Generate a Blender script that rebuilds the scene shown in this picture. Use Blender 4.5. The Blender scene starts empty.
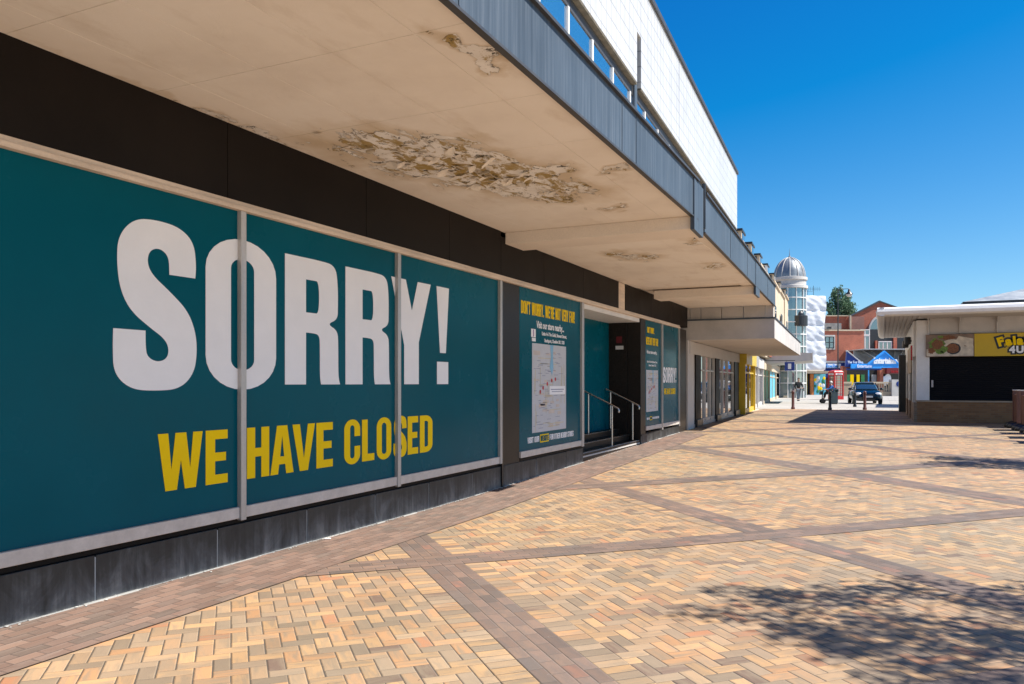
import bpy, bmesh, math, random
from math import sin, cos, pi, radians, sqrt, atan2
from mathutils import Vector, Matrix
random.seed(7)
scene = bpy.context.scene
COL = scene.collection

# ------------------------------------------------------------------ materials
def new_mat(name):
    m = bpy.data.materials.new(name); m.use_nodes = True
    nt = m.node_tree; b = nt.nodes['Principled BSDF']
    return m, nt, b
def ramp(nt, fac, stops, interp='LINEAR'):
    r = nt.nodes.new('ShaderNodeValToRGB'); r.color_ramp.interpolation = interp
    e = r.color_ramp.elements
    while len(e) > 1: e.remove(e[-1])
    e[0].position = stops[0][0]; e[0].color = (*stops[0][1], 1)
    for p, c in stops[1:]:
        k = e.new(p); k.color = (*c, 1)
    nt.links.new(fac, r.inputs[0]); return r.outputs[0]
def grey(v): return (v, v, v)
def noise(nt, vec, scale, detail=3, rough=.55, dist=0.0):
    n = nt.nodes.new('ShaderNodeTexNoise'); n.inputs['Scale'].default_value = scale
    n.inputs['Detail'].default_value = detail; n.inputs['Roughness'].default_value = rough
    n.inputs['Distortion'].default_value = dist
    if vec is not None: nt.links.new(vec, n.inputs['Vector'])
    return n.outputs['Fac']
def geo_pos(nt, scale=(1, 1, 1), rotz=0.0, loc=(0, 0, 0)):
    g = nt.nodes.new('ShaderNodeNewGeometry'); mp = nt.nodes.new('ShaderNodeMapping')
    mp.inputs['Scale'].default_value = scale; mp.inputs['Rotation'].default_value = (0, 0, rotz)
    mp.inputs['Location'].default_value = loc
    nt.links.new(g.outputs['Position'], mp.inputs['Vector']); return mp.outputs[0]
def mathn(nt, op, a, b=None, clamp=False):
    n = nt.nodes.new('ShaderNodeMath'); n.operation = op; n.use_clamp = clamp
    for i, v in enumerate((a, b)):
        if v is None: continue
        if isinstance(v, (int, float)): n.inputs[i].default_value = v
        else: nt.links.new(v, n.inputs[i])
    return n.outputs[0]
def mix(nt, fac, a, b, mode='MIX'):
    n = nt.nodes.new('ShaderNodeMix'); n.data_type = 'RGBA'; n.blend_type = mode
    if isinstance(fac, (int, float)): n.inputs[0].default_value = fac
    else: nt.links.new(fac, n.inputs[0])
    for i, v in ((6, a), (7, b)):
        if isinstance(v, tuple): n.inputs[i].default_value = (*v, 1)
        else: nt.links.new(v, n.inputs[i])
    return n.outputs[2]
def bump(nt, b, h, strength=.3, dist=.01):
    n = nt.nodes.new('ShaderNodeBump'); n.inputs['Strength'].default_value = strength
    n.inputs['Distance'].default_value = dist
    nt.links.new(h, n.inputs['Height']); nt.links.new(n.outputs[0], b.inputs['Normal'])
def mat(name, col, rough=.6, metal=0.0, var=.15, vscale=3.0, bmp=0.0, bscale=60, spec=.5, streak=None, fine=0.06):
    """painted / plain surface with soft colour variation, a little dirt grain and roughness variation"""
    m, nt, b = new_mat(name)
    sc = streak or (1, 1, 1)
    n = noise(nt, geo_pos(nt, sc), vscale, 5, .6)
    lo = tuple(c * (1 - var) for c in col); hi = tuple(min(1, c * (1 + var)) for c in col)
    c = ramp(nt, n, [(.3, lo), (.7, hi)])
    f = noise(nt, geo_pos(nt), 45, 3, .7)
    c = mix(nt, 1.0, c, ramp(nt, f, [(.25, grey(1 - fine * 2)), (.75, grey(1.0))]), 'MULTIPLY')
    nt.links.new(c, b.inputs['Base Color'])
    r = ramp(nt, n, [(.3, grey(max(0, rough - .08))), (.7, grey(min(1, rough + .08)))])
    nt.links.new(r, b.inputs['Roughness'])
    b.inputs['Metallic'].default_value = metal; b.inputs['Specular IOR Level'].default_value = spec
    if bmp: bump(nt, b, noise(nt, geo_pos(nt), bscale, 4, .6), bmp, .01)
    return m
def wall_coord(nt, deg=0.0, offs=(0, 0)):
    """(along wall, height, 0) for a facade whose normal is +X turned by deg"""
    g = nt.nodes.new('ShaderNodeNewGeometry'); s = nt.nodes.new('ShaderNodeSeparateXYZ')
    mp = nt.nodes.new('ShaderNodeMapping'); mp.vector_type = 'POINT'
    mp.inputs['Rotation'].default_value = (0, 0, radians(-deg))
    nt.links.new(g.outputs['Position'], mp.inputs[0]); nt.links.new(mp.outputs[0], s.inputs[0])
    c = nt.nodes.new('ShaderNodeCombineXYZ'); return s, c
def brickwall(name, deg, c1, c2, mortar, bw=.225, bh=.075, axis='Y', rough=.85):
    m, nt, b = new_mat(name)
    s, c = wall_coord(nt, deg)
    nt.links.new(s.outputs[axis], c.inputs[0]); nt.links.new(s.outputs['Z'], c.inputs[1])
    t = nt.nodes.new('ShaderNodeTexBrick'); t.inputs['Scale'].default_value = 1
    t.inputs['Brick Width'].default_value = bw; t.inputs['Row Height'].default_value = bh
    t.inputs['Mortar Size'].default_value = .006; t.inputs['Color1'].default_value = (*c1, 1)
    t.inputs['Color2'].default_value = (*c2, 1); t.inputs['Mortar'].default_value = (*mortar, 1)
    nt.links.new(c.outputs[0], t.inputs['Vector'])
    n = noise(nt, geo_pos(nt), 1.3, 5, .6)
    col = mix(nt, 1.0, t.outputs['Color'], ramp(nt, n, [(.3, grey(.78)), (.7, grey(1.0))]), 'MULTIPLY')
    nt.links.new(col, b.inputs['Base Color']); b.inputs['Roughness'].default_value = rough
    bump(nt, b, t.outputs['Fac'], -.3, .01)
    return m
def glassy(name, tint=(.02, .03, .035), refl=.3, rough=.02):
    """a window seen from outside: dark room behind a reflective pane"""
    m, nt, b = new_mat(name)
    b.inputs['Base Color'].default_value = (*tint, 1); b.inputs['Roughness'].default_value = .15
    g = nt.nodes.new('ShaderNodeBsdfGlossy'); g.inputs['Roughness'].default_value = rough
    fr = nt.nodes.new('ShaderNodeFresnel'); fr.inputs['IOR'].default_value = 1.5
    w = noise(nt, geo_pos(nt), 1.2, 2)
    bn = nt.nodes.new('ShaderNodeBump'); bn.inputs['Strength'].default_value = .04; bn.inputs['Distance'].default_value = .02
    nt.links.new(w, bn.inputs['Height']); nt.links.new(bn.outputs[0], g.inputs['Normal'])
    k = mathn(nt, 'ADD', fr.outputs[0], refl, True)
    mx = nt.nodes.new('ShaderNodeMixShader'); nt.links.new(k, mx.inputs[0])
    nt.links.new(b.outputs[0], mx.inputs[1]); nt.links.new(g.outputs[0], mx.inputs[2])
    nt.links.new(mx.outputs[0], nt.nodes['Material Output'].inputs['Surface'])
    return m

def paving_mat(name, stops, flame, joint=(.085, .07, .056), flame_amt=.75, jw=.0035):
    """clay pavers: uv 'brick' holds metres inside each 0.2 x 0.1 brick, uv 'rnd' two random numbers per brick"""
    m, nt, b = new_mat(name)
    u = nt.nodes.new('ShaderNodeUVMap'); u.uv_map = 'brick'; s = nt.nodes.new('ShaderNodeSeparateXYZ')
    nt.links.new(u.outputs[0], s.inputs[0])
    q = nt.nodes.new('ShaderNodeUVMap'); q.uv_map = 'rnd'; r = nt.nodes.new('ShaderNodeSeparateXYZ')
    nt.links.new(q.outputs[0], r.inputs[0])
    base = ramp(nt, r.outputs[0], stops, 'CONSTANT')
    # flame marks: streaks along the brick, shifted per brick
    cb = nt.nodes.new('ShaderNodeCombineXYZ')
    nt.links.new(mathn(nt, 'MULTIPLY', s.outputs[0], 4.0), cb.inputs[0])
    nt.links.new(mathn(nt, 'MULTIPLY', s.outputs[1], 16.0), cb.inputs[1])
    nt.links.new(mathn(nt, 'MULTIPLY', r.outputs[1], 37.0), cb.inputs[2])
    fn = noise(nt, cb.outputs[0], 1.0, 4, .6, .4)
    col = mix(nt, ramp(nt, fn, [(.42, grey(0)), (.62, grey(flame_amt))]), base, flame)
    col = mix(nt, 1.0, col, ramp(nt, r.outputs[1], [(0, grey(.82)), (1, grey(1.08))]), 'MULTIPLY')
    # wear and footfall dirt over large areas
    d = noise(nt, geo_pos(nt), .55, 6, .65)
    col = mix(nt, 1.0, col, ramp(nt, d, [(.3, grey(.86)), (.65, grey(1.04))]), 'MULTIPLY')
    gr = noise(nt, geo_pos(nt), 160, 3, .7)
    col = mix(nt, 1.0, col, ramp(nt, gr, [(.3, grey(.84)), (.7, grey(1.05))]), 'MULTIPLY')
    sp = noise(nt, geo_pos(nt), 9, 4, .75)
    col = mix(nt, ramp(nt, sp, [(.68, grey(0)), (.76, grey(.5))]), col, (.36, .33, .29))
    st = noise(nt, geo_pos(nt, loc=(5, 8, 0)), 1.1, 7, .7)
    col = mix(nt, ramp(nt, st, [(.56, grey(0)), (.68, grey(.35))]), col, (.17, .135, .105))
    lg = noise(nt, geo_pos(nt, loc=(1, 8, 0)), .16, 2, .5)
    col = mix(nt, 1.0, col, ramp(nt, lg, [(.35, (.99, .90, .84)), (.65, (.91, .94, .92))]), 'MULTIPLY')
    gm = nt.nodes.new('ShaderNodeTexVoronoi'); gm.inputs['Scale'].default_value = 1.7; nt.links.new(geo_pos(nt), gm.inputs['Vector'])
    col = mix(nt, ramp(nt, gm.outputs['Distance'], [(.022, grey(.7)), (.034, grey(0))]), col, (.12, .105, .09))
    sp2 = noise(nt, geo_pos(nt, loc=(7, 3, 0)), 23, 2, .5)
    col = mix(nt, ramp(nt, sp2, [(.76, grey(0)), (.79, grey(.6))]), col, (.05, .045, .04))
    # distance to the brick edge
    e = mathn(nt, 'MINIMUM', mathn(nt, 'MINIMUM', s.outputs[0], mathn(nt, 'SUBTRACT', .2, s.outputs[0])),
              mathn(nt, 'MINIMUM', s.outputs[1], mathn(nt, 'SUBTRACT', .1, s.outputs[1])))
    wob = mathn(nt, 'MULTIPLY', mathn(nt, 'SUBTRACT', noise(nt, geo_pos(nt), 40, 2), .5), .004)
    e = mathn(nt, 'ADD', e, wob)
    jm = mathn(nt, 'DIVIDE', e, jw, True)           # 0 in joint .. 1 on brick
    jm = ramp(nt, jm, [(.45, grey(0)), (.95, grey(1))])
    col = mix(nt, jm, joint, col)
    nt.links.new(col, b.inputs['Base Color'])
    b.inputs['Roughness'].default_value = .72; b.inputs['Specular IOR Level'].default_value = .35
    hb = mathn(nt, 'DIVIDE', e, .009, True)
    h = mathn(nt, 'ADD', mathn(nt, 'MULTIPLY', hb, 1.0), mathn(nt, 'MULTIPLY', gr, .10))
    bump(nt, b, h, .75, .006)
    return m

M = {}
buff = [(0, (.47, .305, .165)), (.24, (.40, .28, .175)), (.42, (.325, .245, .17)), (.60, (.47, .275, .145)),
        (.72, (.255, .20, .145)), (.84, (.38, .25, .15)), (.92, (.20, .14, .108)), (.965, (.40, .205, .115))]
M['buff'] = paving_mat('buff_pavers', buff, (.285, .225, .16))
plum = [(0, (.215, .152, .122)), (.3, (.18, .132, .11)), (.55, (.24, .168, .13)), (.78, (.165, .132, .115)), (.965, (.28, .16, .12))]
M['plum'] = paving_mat('plum_pavers', plum, (.15, .13, .12), flame_amt=.5, joint=(.12, .10, .085))
wallb = [(0, (.225, .15, .12)), (.3, (.185, .128, .105)), (.6, (.25, .17, .135)), (.85, (.17, .13, .11))]
M['wallband'] = paving_mat('worn_plum_pavers', wallb, (.24, .19, .165), flame_amt=.5, joint=(.09, .07, .06))
M['teal'] = mat('teal_vinyl', (.0003, .090, .125), .25, var=.10, vscale=.6, fine=.02, spec=.07, bmp=.02, bscale=2.5)
M['vinyl_white'] = mat('white_vinyl', (.86, .86, .87), .5, var=.03, fine=.01, spec=.2)
M['vinyl_yellow'] = mat('yellow_vinyl', (.92, .62, .001), .5, var=.03, fine=.01, spec=.12)
M['alu'] = mat('weathered_aluminium', (.50, .48, .46), .42, .35, .18, 5, streak=(1, 1, .2))
M['sill'] = mat('grey_painted_sill', (.62, .55, .49), .5, var=.12, vscale=7)
M['cream_timber'] = mat('cream_peeling_timber', (.70, .57, .45), .65, var=.2, vscale=5, streak=(1, .25, 2), bmp=.2)
M['band'] = mat('dark_brown_enamel_panel', (.012, .009, .0075), .5, var=.3, vscale=.9, fine=.05, spec=.10)
M['granite'] = mat('black_polished_granite', (.030, .024, .020), .38, var=.6, vscale=38, fine=.3, spec=.22)
M['mortar'] = mat('pale_mortar', (.42, .42, .40), .9)
M['soffit_plain'] = mat('cream_painted_board', (.84, .75, .64), .8, var=.07, vscale=1.1, bmp=.08)
M['dark'] = mat('shadow_gap', (.012, .012, .012), .8)
M['void'] = mat('dark_interior', (.008, .008, .009), .7)
M['shutter'] = mat('black_roller_shutter', (.007, .0075, .010), .6, spec=.15)
M['white_paint'] = mat('white_paint', (.74, .73, .71), .55, var=.06)
M['offwhite'] = mat('off_white_board', (.52, .49, .46), .6, var=.08)
M['concrete'] = mat('pale_concrete', (.50, .475, .45), .8, var=.12, vscale=1.6, bmp=.1)
M['beige_stone'] = mat('beige_stone', (.52, .42, .30), .8, var=.14, vscale=.8, bmp=.1)
M['steel'] = mat('brushed_steel', (.52, .51, .50), .28, .9, .08)
M['slate'] = mat('grey_slate_roof', (.20, .20, .20), .7, var=.25, vscale=2)
M['pale_roof'] = mat('grey_glass_roof', (.34, .35, .34), .35, var=.3, vscale=1.5)
M['zincdome'] = mat('lead_dome', (.24, .26, .275), .45, .5, .2, 2)
M['glass'] = glassy('window_glass', refl=.30)
M['glass_sky'] = glassy('sky_tinted_glass', (.04, .14, .28), refl=.30)  # blue base colour stands in for the sky reflected in the panes
M['glass_lit'] = glassy('tower_glass', (.10, .16, .17), refl=.22)
M['yellow_paint'] = mat('yellow_gloss_paint', (.62, .44, .02), .35, var=.1)
M['blue'] = mat('royal_blue_board', (.008, .035, .22), .45, var=.12)
M['sky_blue'] = mat('bright_blue_board', (.03, .34, .90), .42, var=.08)
M['red'] = mat('red_gloss_paint', (.44, .010, .012), .28, var=.1, spec=.5)
M['maroon'] = mat('maroon_board', (.16, .012, .018), .5)
M['green'] = mat('green_board', (.03, .20, .07), .5)
M['orange'] = mat('orange_board', (.55, .18, .04), .6)
M['black'] = mat('black_rubber', (.012, .012, .013), .35, spec=.5)
M['iron'] = mat('dark_painted_iron', (.02, .022, .025), .4)
M['bollard_brown'] = mat('red_brown_painted_iron', (.10, .035, .03), .45)
M['wood'] = mat('stained_timber', (.13, .055, .038), .6, var=.35, vscale=7, streak=(3, 3, .4), bmp=.2)
M['bin'] = mat('slate_green_plastic', (.025, .045, .055), .5)
M['skin'] = mat('skin', (.48, .27, .19), .55, var=.05)
M['hair'] = mat('grey_hair', (.55, .53, .50), .6)
M['dark_hair'] = mat('dark_hair', (.03, .02, .015), .55)
M['jacket'] = mat('black_jacket', (.012, .013, .016), .7)
M['jeans'] = mat('grey_jeans', (.17, .19, .23), .8)
M['blue_cloth'] = mat('blue_cloth', (.03, .13, .42), .8)
M['car_paint'] = mat('dark_blue_car_paint', (.003, .010, .017), .12, .3, .03, fine=.0, spec=.8)
M['car_glass'] = glassy('windscreen', (.015, .03, .04), refl=.12)
M['lamp_clear'] = mat('headlamp_lens', (.75, .75, .75), .1, .3, .03)
M['plate'] = mat('white_number_plate', (.72, .72, .70), .5)
M['tyre'] = mat('tyre', (.015, .015, .015), .8)
M['map_paper'] = mat('map_paper', (.56, .57, .60), .5, var=.05, vscale=6)
M['map_tint'] = mat('map_road_yellow', (.58, .50, .28), .5)
M['map_grey'] = mat('map_lettering', (.24, .25, .36), .5)
M['map_peach'] = mat('map_block_peach', (.60, .52, .46), .5)
M['map_blue'] = mat('map_water', (.22, .47, .66), .5)
M['mapred'] = mat('map_route_red', (.50, .02, .03), .5)
M['logo'] = mat('violet_logo', (.28, .10, .32), .5)
M['kiosk_yellow'] = mat('sign_yellow', (.60, .40, .008), .45, var=.05)
M['tortilla'] = mat('picture_cream', (.62, .54, .43), .6, var=.25, vscale=6)
M['meat'] = mat('picture_brown', (.20, .075, .025), .6, var=.5, vscale=22)
M['lettuce'] = mat('picture_green', (.13, .22, .03), .6, var=.6, vscale=25)
M['panel_back'] = mat('picture_ground', (.22, .15, .11), .6, var=.3, vscale=4)
M['lead'] = mat('shop_grey_shutter', (.36, .35, .34), .5, .2)
M['aqua'] = mat('aqua_poster', (.12, .45, .58), .5)
M['bark'] = mat('bark', (.10, .075, .055), .9, var=.4, vscale=10, bmp=.6, bscale=18)
M['tint_panel'] = mat('tan_board', (.38, .29, .20), .7)
M['coping'] = mat('dark_coping', (.05, .05, .052), .5)
M['plinth_brick'] = brickwall('buff_brown_brick', 0, (.33, .165, .065), (.24, .11, .045), (.24, .17, .10), axis='X')
M['plinth_brick_side'] = brickwall('buff_brown_brick_side', 0, (.30, .20, .12), (.24, .15, .09), (.26, .22, .18), axis='Y')
M['red_brick'] = brickwall('red_brick', 25.3, (.46, .125, .065), (.38, .10, .055), (.34, .20, .15), axis='X')
M['red_brick_dull'] = brickwall('shaded_red_brick', 25.3, (.33, .14, .10), (.28, .12, .09), (.28, .20, .17), axis='X')  # duller copy of the red brick, with shade put into its colour

def leaf_mat(name, c1, c2):
    m, nt, b = new_mat(name)
    i = nt.nodes.new('ShaderNodeNewGeometry')
    c = ramp(nt, i.outputs['Random Per Island'], [(0, c1), (1, c2)])
    nt.links.new(c, b.inputs['Base Color']); b.inputs['Roughness'].default_value = .6
    t = nt.nodes.new('ShaderNodeBsdfTranslucent'); nt.links.new(c, t.inputs[0])
    mx = nt.nodes.new('ShaderNodeMixShader'); mx.inputs[0].default_value = .25
    nt.links.new(b.outputs[0], mx.inputs[1]); nt.links.new(t.outputs[0], mx.inputs[2])
    nt.links.new(mx.outputs[0], nt.nodes['Material Output'].inputs['Surface'])
    return m
M['leaf'] = leaf_mat('street_tree_leaf', (.05, .10, .02), (.11, .16, .035))
M['conifer'] = leaf_mat('pine_leaf', (.05, .11, .06), (.11, .19, .09))

# zinc fascia: vertical streaks on blue grey sheet
def zinc():
    m, nt, b = new_mat('blue_grey_zinc')
    n1 = noise(nt, geo_pos(nt, (1, 14, .35)), 1.6, 6, .7)
    n2 = noise(nt, geo_pos(nt), .8, 3)
    c = ramp(nt, n1, [(.28, (.040, .058, .080)), (.5, (.066, .090, .118)), (.72, (.125, .15, .18))])
    c = mix(nt, 1.0, c, ramp(nt, n2, [(.3, grey(.75)), (.7, grey(1.05))]), 'MULTIPLY')
    nt.links.new(c, b.inputs['Base Color']); b.inputs['Roughness'].default_value = .55
    b.inputs['Metallic'].default_value = .15
    bump(nt, b, n1, .15, .01)
    return m
M['zinc'] = zinc()
# white cladding: rows of boards with thin dark joints (real grooves are in the mesh); slight rust streaks
def cladding():
    m, nt, b = new_mat('white_glazed_tile')
    s, cc = wall_coord(nt, 2.5)
    nt.links.new(s.outputs['Y'], cc.inputs[0]); nt.links.new(s.outputs['Z'], cc.inputs[1])
    t = nt.nodes.new('ShaderNodeTexBrick'); t.inputs['Scale'].default_value = 1; t.offset = 0
    t.inputs['Brick Width'].default_value = .30; t.inputs['Row Height'].default_value = .30
    t.inputs['Mortar Size'].default_value = .009; t.inputs['Color1'].default_value = (.55, .55, .54, 1)
    t.inputs['Color2'].default_value = (.52, .52, .51, 1); t.inputs['Mortar'].default_value = (.26, .255, .25, 1)
    nt.links.new(cc.outputs[0], t.inputs['Vector'])
    n = noise(nt, geo_pos(nt, (1, 3, .5)), 1.2, 6, .65)
    c = mix(nt, 1.0, t.outputs['Color'], ramp(nt, n, [(.3, (.86, .85, .83)), (.6, grey(1.0))]), 'MULTIPLY')
    nt.links.new(c, b.inputs['Base Color']); b.inputs['Roughness'].default_value = .35
    bump(nt, b, t.outputs['Fac'], -.4, .01)
    return m
M['cladding'] = cladding()
# plinth slabs: black stone with a chalky bloom that is strongest near the pavement
def plinth():
    m, nt, b = new_mat('black_stone_with_salt_bloom')
    n = noise(nt, geo_pos(nt, (1, 1.4, 1)), 2.4, 7, .68, .6)
    n2 = noise(nt, geo_pos(nt, (2, 9, .6)), 1.5, 5, .7)
    g = nt.nodes.new('ShaderNodeNewGeometry'); s = nt.nodes.new('ShaderNodeSeparateXYZ'); nt.links.new(g.outputs['Position'], s.inputs[0])
    low = mathn(nt, 'SUBTRACT', .55, mathn(nt, 'MULTIPLY', s.outputs['Z'], 1.5), True)
    k = mathn(nt, 'ADD', mathn(nt, 'ADD', mathn(nt, 'MULTIPLY', n, .55), mathn(nt, 'MULTIPLY', n2, .35)), mathn(nt, 'MULTIPLY', low, .45))
    c = ramp(nt, k, [(.40, (.010, .010, .010)), (.52, (.026, .027, .027)), (.63, (.075, .078, .08)), (.80, (.25, .25, .24))])
    nt.links.new(c, b.inputs['Base Color']); b.inputs['Roughness'].default_value = .5
    bump(nt, b, n, .12, .01)
    return m
M['plinth'] = plinth()
# soffit board with flaking paint and damp stains
def soffit(name, spots):
    m, nt, b = new_mat(name)
    g = nt.nodes.new('ShaderNodeNewGeometry')
    warp = nt.nodes.new('ShaderNodeTexNoise'); warp.inputs['Scale'].default_value = 1.7; warp.inputs['Detail'].default_value = 6
    nt.links.new(g.outputs['Position'], warp.inputs['Vector'])
    sub = nt.nodes.new('ShaderNodeVectorMath'); sub.operation = 'SUBTRACT'; sub.inputs[1].default_value = (.5, .5, .5)
    nt.links.new(warp.outputs['Color'], sub.inputs[0])
    sc = nt.nodes.new('ShaderNodeVectorMath'); sc.operation = 'SCALE'; sc.inputs['Scale'].default_value = 1.1
    nt.links.new(sub.outputs[0], sc.inputs[0])
    add = nt.nodes.new('ShaderNodeVectorMath'); add.operation = 'ADD'
    nt.links.new(g.outputs['Position'], add.inputs[0]); nt.links.new(sc.outputs[0], add.inputs[1])
    mask = None
    for (x, y, a, bb, rot, amp) in spots:
        mp = nt.nodes.new('ShaderNodeMapping'); mp.vector_type = 'TEXTURE'
        mp.inputs['Location'].default_value = (x, y, 4); mp.inputs['Rotation'].default_value = (0, 0, radians(rot))
        mp.inputs['Scale'].default_value = (a, bb, 10)
        nt.links.new(add.outputs[0], mp.inputs[0])
        ln = nt.nodes.new('ShaderNodeVectorMath'); ln.operation = 'LENGTH'; nt.links.new(mp.outputs[0], ln.inputs[0])
        k = mathn(nt, 'MULTIPLY', mathn(nt, 'SUBTRACT', 1.25, ln.outputs['Value'], True), amp)
        mask = k if mask is None else mathn(nt, 'MAXIMUM', mask, k)
    hi = noise(nt, geo_pos(nt, (1.3, .75, 1)), 2.3, 10, .66, 1.0)
    v = nt.nodes.new('ShaderNodeTexVoronoi'); v.feature = 'DISTANCE_TO_EDGE'; v.inputs['Scale'].default_value = 4.0
    nt.links.new(add.outputs[0], v.inputs['Vector'])
    peel = mathn(nt, 'ADD', mathn(nt, 'MULTIPLY', mask, .9), mathn(nt, 'MULTIPLY', mathn(nt, 'SUBTRACT', hi, .5), 1.5))
    pm = ramp(nt, peel, [(.395, grey(0)), (.415, grey(1))])
    edge = mathn(nt, 'MULTIPLY', ramp(nt, peel, [(.385, grey(0)), (.41, grey(.7)), (.418, grey(.95)), (.432, grey(0))]), ramp(nt, noise(nt, geo_pos(nt, loc=(4, 4, 0)), 7, 4), [(.40, grey(.1)), (.6, grey(1))]))
    crack = mathn(nt, 'MULTIPLY', ramp(nt, v.outputs['Distance'], [(.0, grey(1)), (.05, grey(0))]), ramp(nt, mask, [(.25, grey(0)), (.5, grey(.75))]))
    big = noise(nt, geo_pos(nt), .9, 5, .6)
    base = ramp(nt, big, [(.3, (.76, .68, .585)), (.5, (.84, .765, .665)), (.72, (.88, .81, .72))])
    blotch = noise(nt, geo_pos(nt, (1, .35, 1)), 3.0, 5, .6)
    base = mix(nt, ramp(nt, blotch, [(.55, grey(0)), (.75, grey(.35))]), base, (.52, .40, .28))
    raw = ramp(nt, noise(nt, geo_pos(nt), 3.1, 5), [(.35, (.70, .65, .58)), (.6, (.84, .80, .74))])
    mould = noise(nt, geo_pos(nt, (1.6, .8, 1), loc=(3, 1, 0)), 3.4, 8, .72, .5)
    raw = mix(nt, ramp(nt, mathn(nt, 'ADD', mathn(nt, 'MULTIPLY', mask, .16), mathn(nt, 'MULTIPLY', mould, 1.0)), [(.60, grey(0)), (.64, grey(.85)), (.72, grey(1))]), raw, (.34, .225, .055))
    raw = mix(nt, ramp(nt, noise(nt, geo_pos(nt, loc=(9, 2, 0)), 5.5, 8, .78), [(.565, grey(0)), (.59, grey(.95))]), raw, (.045, .035, .016))
    stain = ramp(nt, mathn(nt, 'ADD', mask, mathn(nt, 'MULTIPLY', blotch, .35)), [(.30, grey(0)), (.65, grey(.75))])
    base = mix(nt, stain, base, (.55, .42, .26))
    c = mix(nt, pm, base, raw)
    c = mix(nt, edge, c, (.12, .085, .05))
    nt.links.new(c, b.inputs['Base Color']); b.inputs['Roughness'].default_value = .85
    h = mathn(nt, 'ADD', mathn(nt, 'MULTIPLY', pm, -1.0), mathn(nt, 'MULTIPLY', hi, .5))
    bump(nt, b, h, .8, .012)
    return m
M['soffit'] = soffit('flaking_cream_soffit', [(-4.12, 7.65, .86, 2.15, -22, .95), (-2.60, 4.95, .15, .42, 0, .75), (-2.62, 8.3, .18, .3, 0, .66), (-3.2, 10.1, .15, .2, 0, .55), (-5.3, 5.2, .10, 2.6, 0, .36)])
M['soffit_two'] = soffit('lightly_flaked_soffit', [(-4.1, 13.6, .45, 1.0, -10, .52), (-3.0, 15.5, .3, .6, 0, .55), (-2.75, 12.6, .2, .5, 0, .6)])

# ------------------------------------------------------------------ geometry helpers
def gz(y):
    t = min(max((y - 9.0) / 17.0, 0), 1)
    return .25 * (t * .8 + .2 * t * t * (3 - 2 * t))
class MB:
    def __init__(s, frame=(0, 0, 0), z=0.0):
        s.v = []; s.f = []; s.fr = frame; s.z = z
        s.c, s.s = cos(radians(frame[2])), sin(radians(frame[2]))
    def P(s, a, b, z):
        s.v.append((s.fr[0] + a * s.c - b * s.s, s.fr[1] + a * s.s + b * s.c, z + s.z)); return len(s.v) - 1
    def face(s, pts):
        s.f.append([s.P(*p) for p in pts])
    def box(s, x0, y0, z0, x1, y1, z1):
        x0, x1 = sorted((x0, x1)); y0, y1 = sorted((y0, y1)); z0, z1 = sorted((z0, z1))
        i = [s.P(x, y, z) for z in (z0, z1) for (x, y) in ((x0, y0), (x1, y0), (x1, y1), (x0, y1))]
        for q in ((0, 3, 2, 1), (4, 5, 6, 7), (0, 1, 5, 4), (1, 2, 6, 5), (2, 3, 7, 6), (3, 0, 4, 7)):
            s.f.append([i[k] for k in q])
        return s
    def prism(s, pts, axis, lo, hi):
        """pts: 2D outline (counter-clockwise); axis 'z': (x,y), 'x': (y,z), 'y': (x,z)"""
        def m(p, t):
            return {'z': (p[0], p[1], t), 'x': (t, p[0], p[1]), 'y': (p[0], t, p[1])}[axis]
        a = [s.P(*m(p, lo)) for p in pts]; b = [s.P(*m(p, hi)) for p in pts]; n = len(pts)
        s.f.append(a[::-1]); s.f.append(b)
        for k in range(n): s.f.append([a[k], a[(k + 1) % n], b[(k + 1) % n], b[k]])
        return s
    def tube(s, pts, r, n=8, cap=True):
        pts = [Vector(p) for p in pts]; rs = r if isinstance(r, (list, tuple)) else [r] * len(pts)
        rings = []; up = None
        for k, p in enumerate(pts):
            d = (pts[min(k + 1, len(pts) - 1)] - pts[max(k - 1, 0)]).normalized()
            if up is None: up = d.orthogonal().normalized()
            up = (up - d * up.dot(d)).normalized(); q = d.cross(up)
            rings.append([s.P(*(p + rs[k] * (cos(2 * pi * j / n) * up + sin(2 * pi * j / n) * q))) for j in range(n)])
        for A, B in zip(rings, rings[1:]):
            for j in range(n): s.f.append([A[j], A[(j + 1) % n], B[(j + 1) % n], B[j]])
        if cap: s.f.append(rings[0][::-1]); s.f.append(rings[-1])
        return s
    def lathe(s, prof, cx=0, cy=0, n=24, sx=1, sy=1):
        rings = [[s.P(cx + r * sx * cos(2 * pi * j / n), cy + r * sy * sin(2 * pi * j / n), z) for j in range(n)] for r, z in prof]
        for A, B in zip(rings, rings[1:]):
            for j in range(n): s.f.append([A[j], A[(j + 1) % n], B[(j + 1) % n], B[j]])
        s.f.append(rings[0][::-1]); s.f.append(rings[-1]); return s
    def ball(s, c, r, n=12, m=8, sc=(1, 1, 1)):
        prof = [(max(.001, r * sin(pi * k / m)), -r * cos(pi * k / m)) for k in range(m + 1)]
        rings = [[s.P(c[0] + q * sc[0] * cos(2 * pi * j / n), c[1] + q * sc[1] * sin(2 * pi * j / n), c[2] + z * sc[2]) for j in range(n)] for q, z in prof]
        for A, B in zip(rings, rings[1:]):
            for j in range(n): s.f.append([A[j], A[(j + 1) % n], B[(j + 1) % n], B[j]])
        s.f.append(rings[0][::-1]); s.f.append(rings[-1]); return s
def inv(root):
    return (Matrix.Translation(root.location) @ Matrix.Rotation(root.rotation_euler.z, 4, 'Z')).inverted()
ABS = {}
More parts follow.
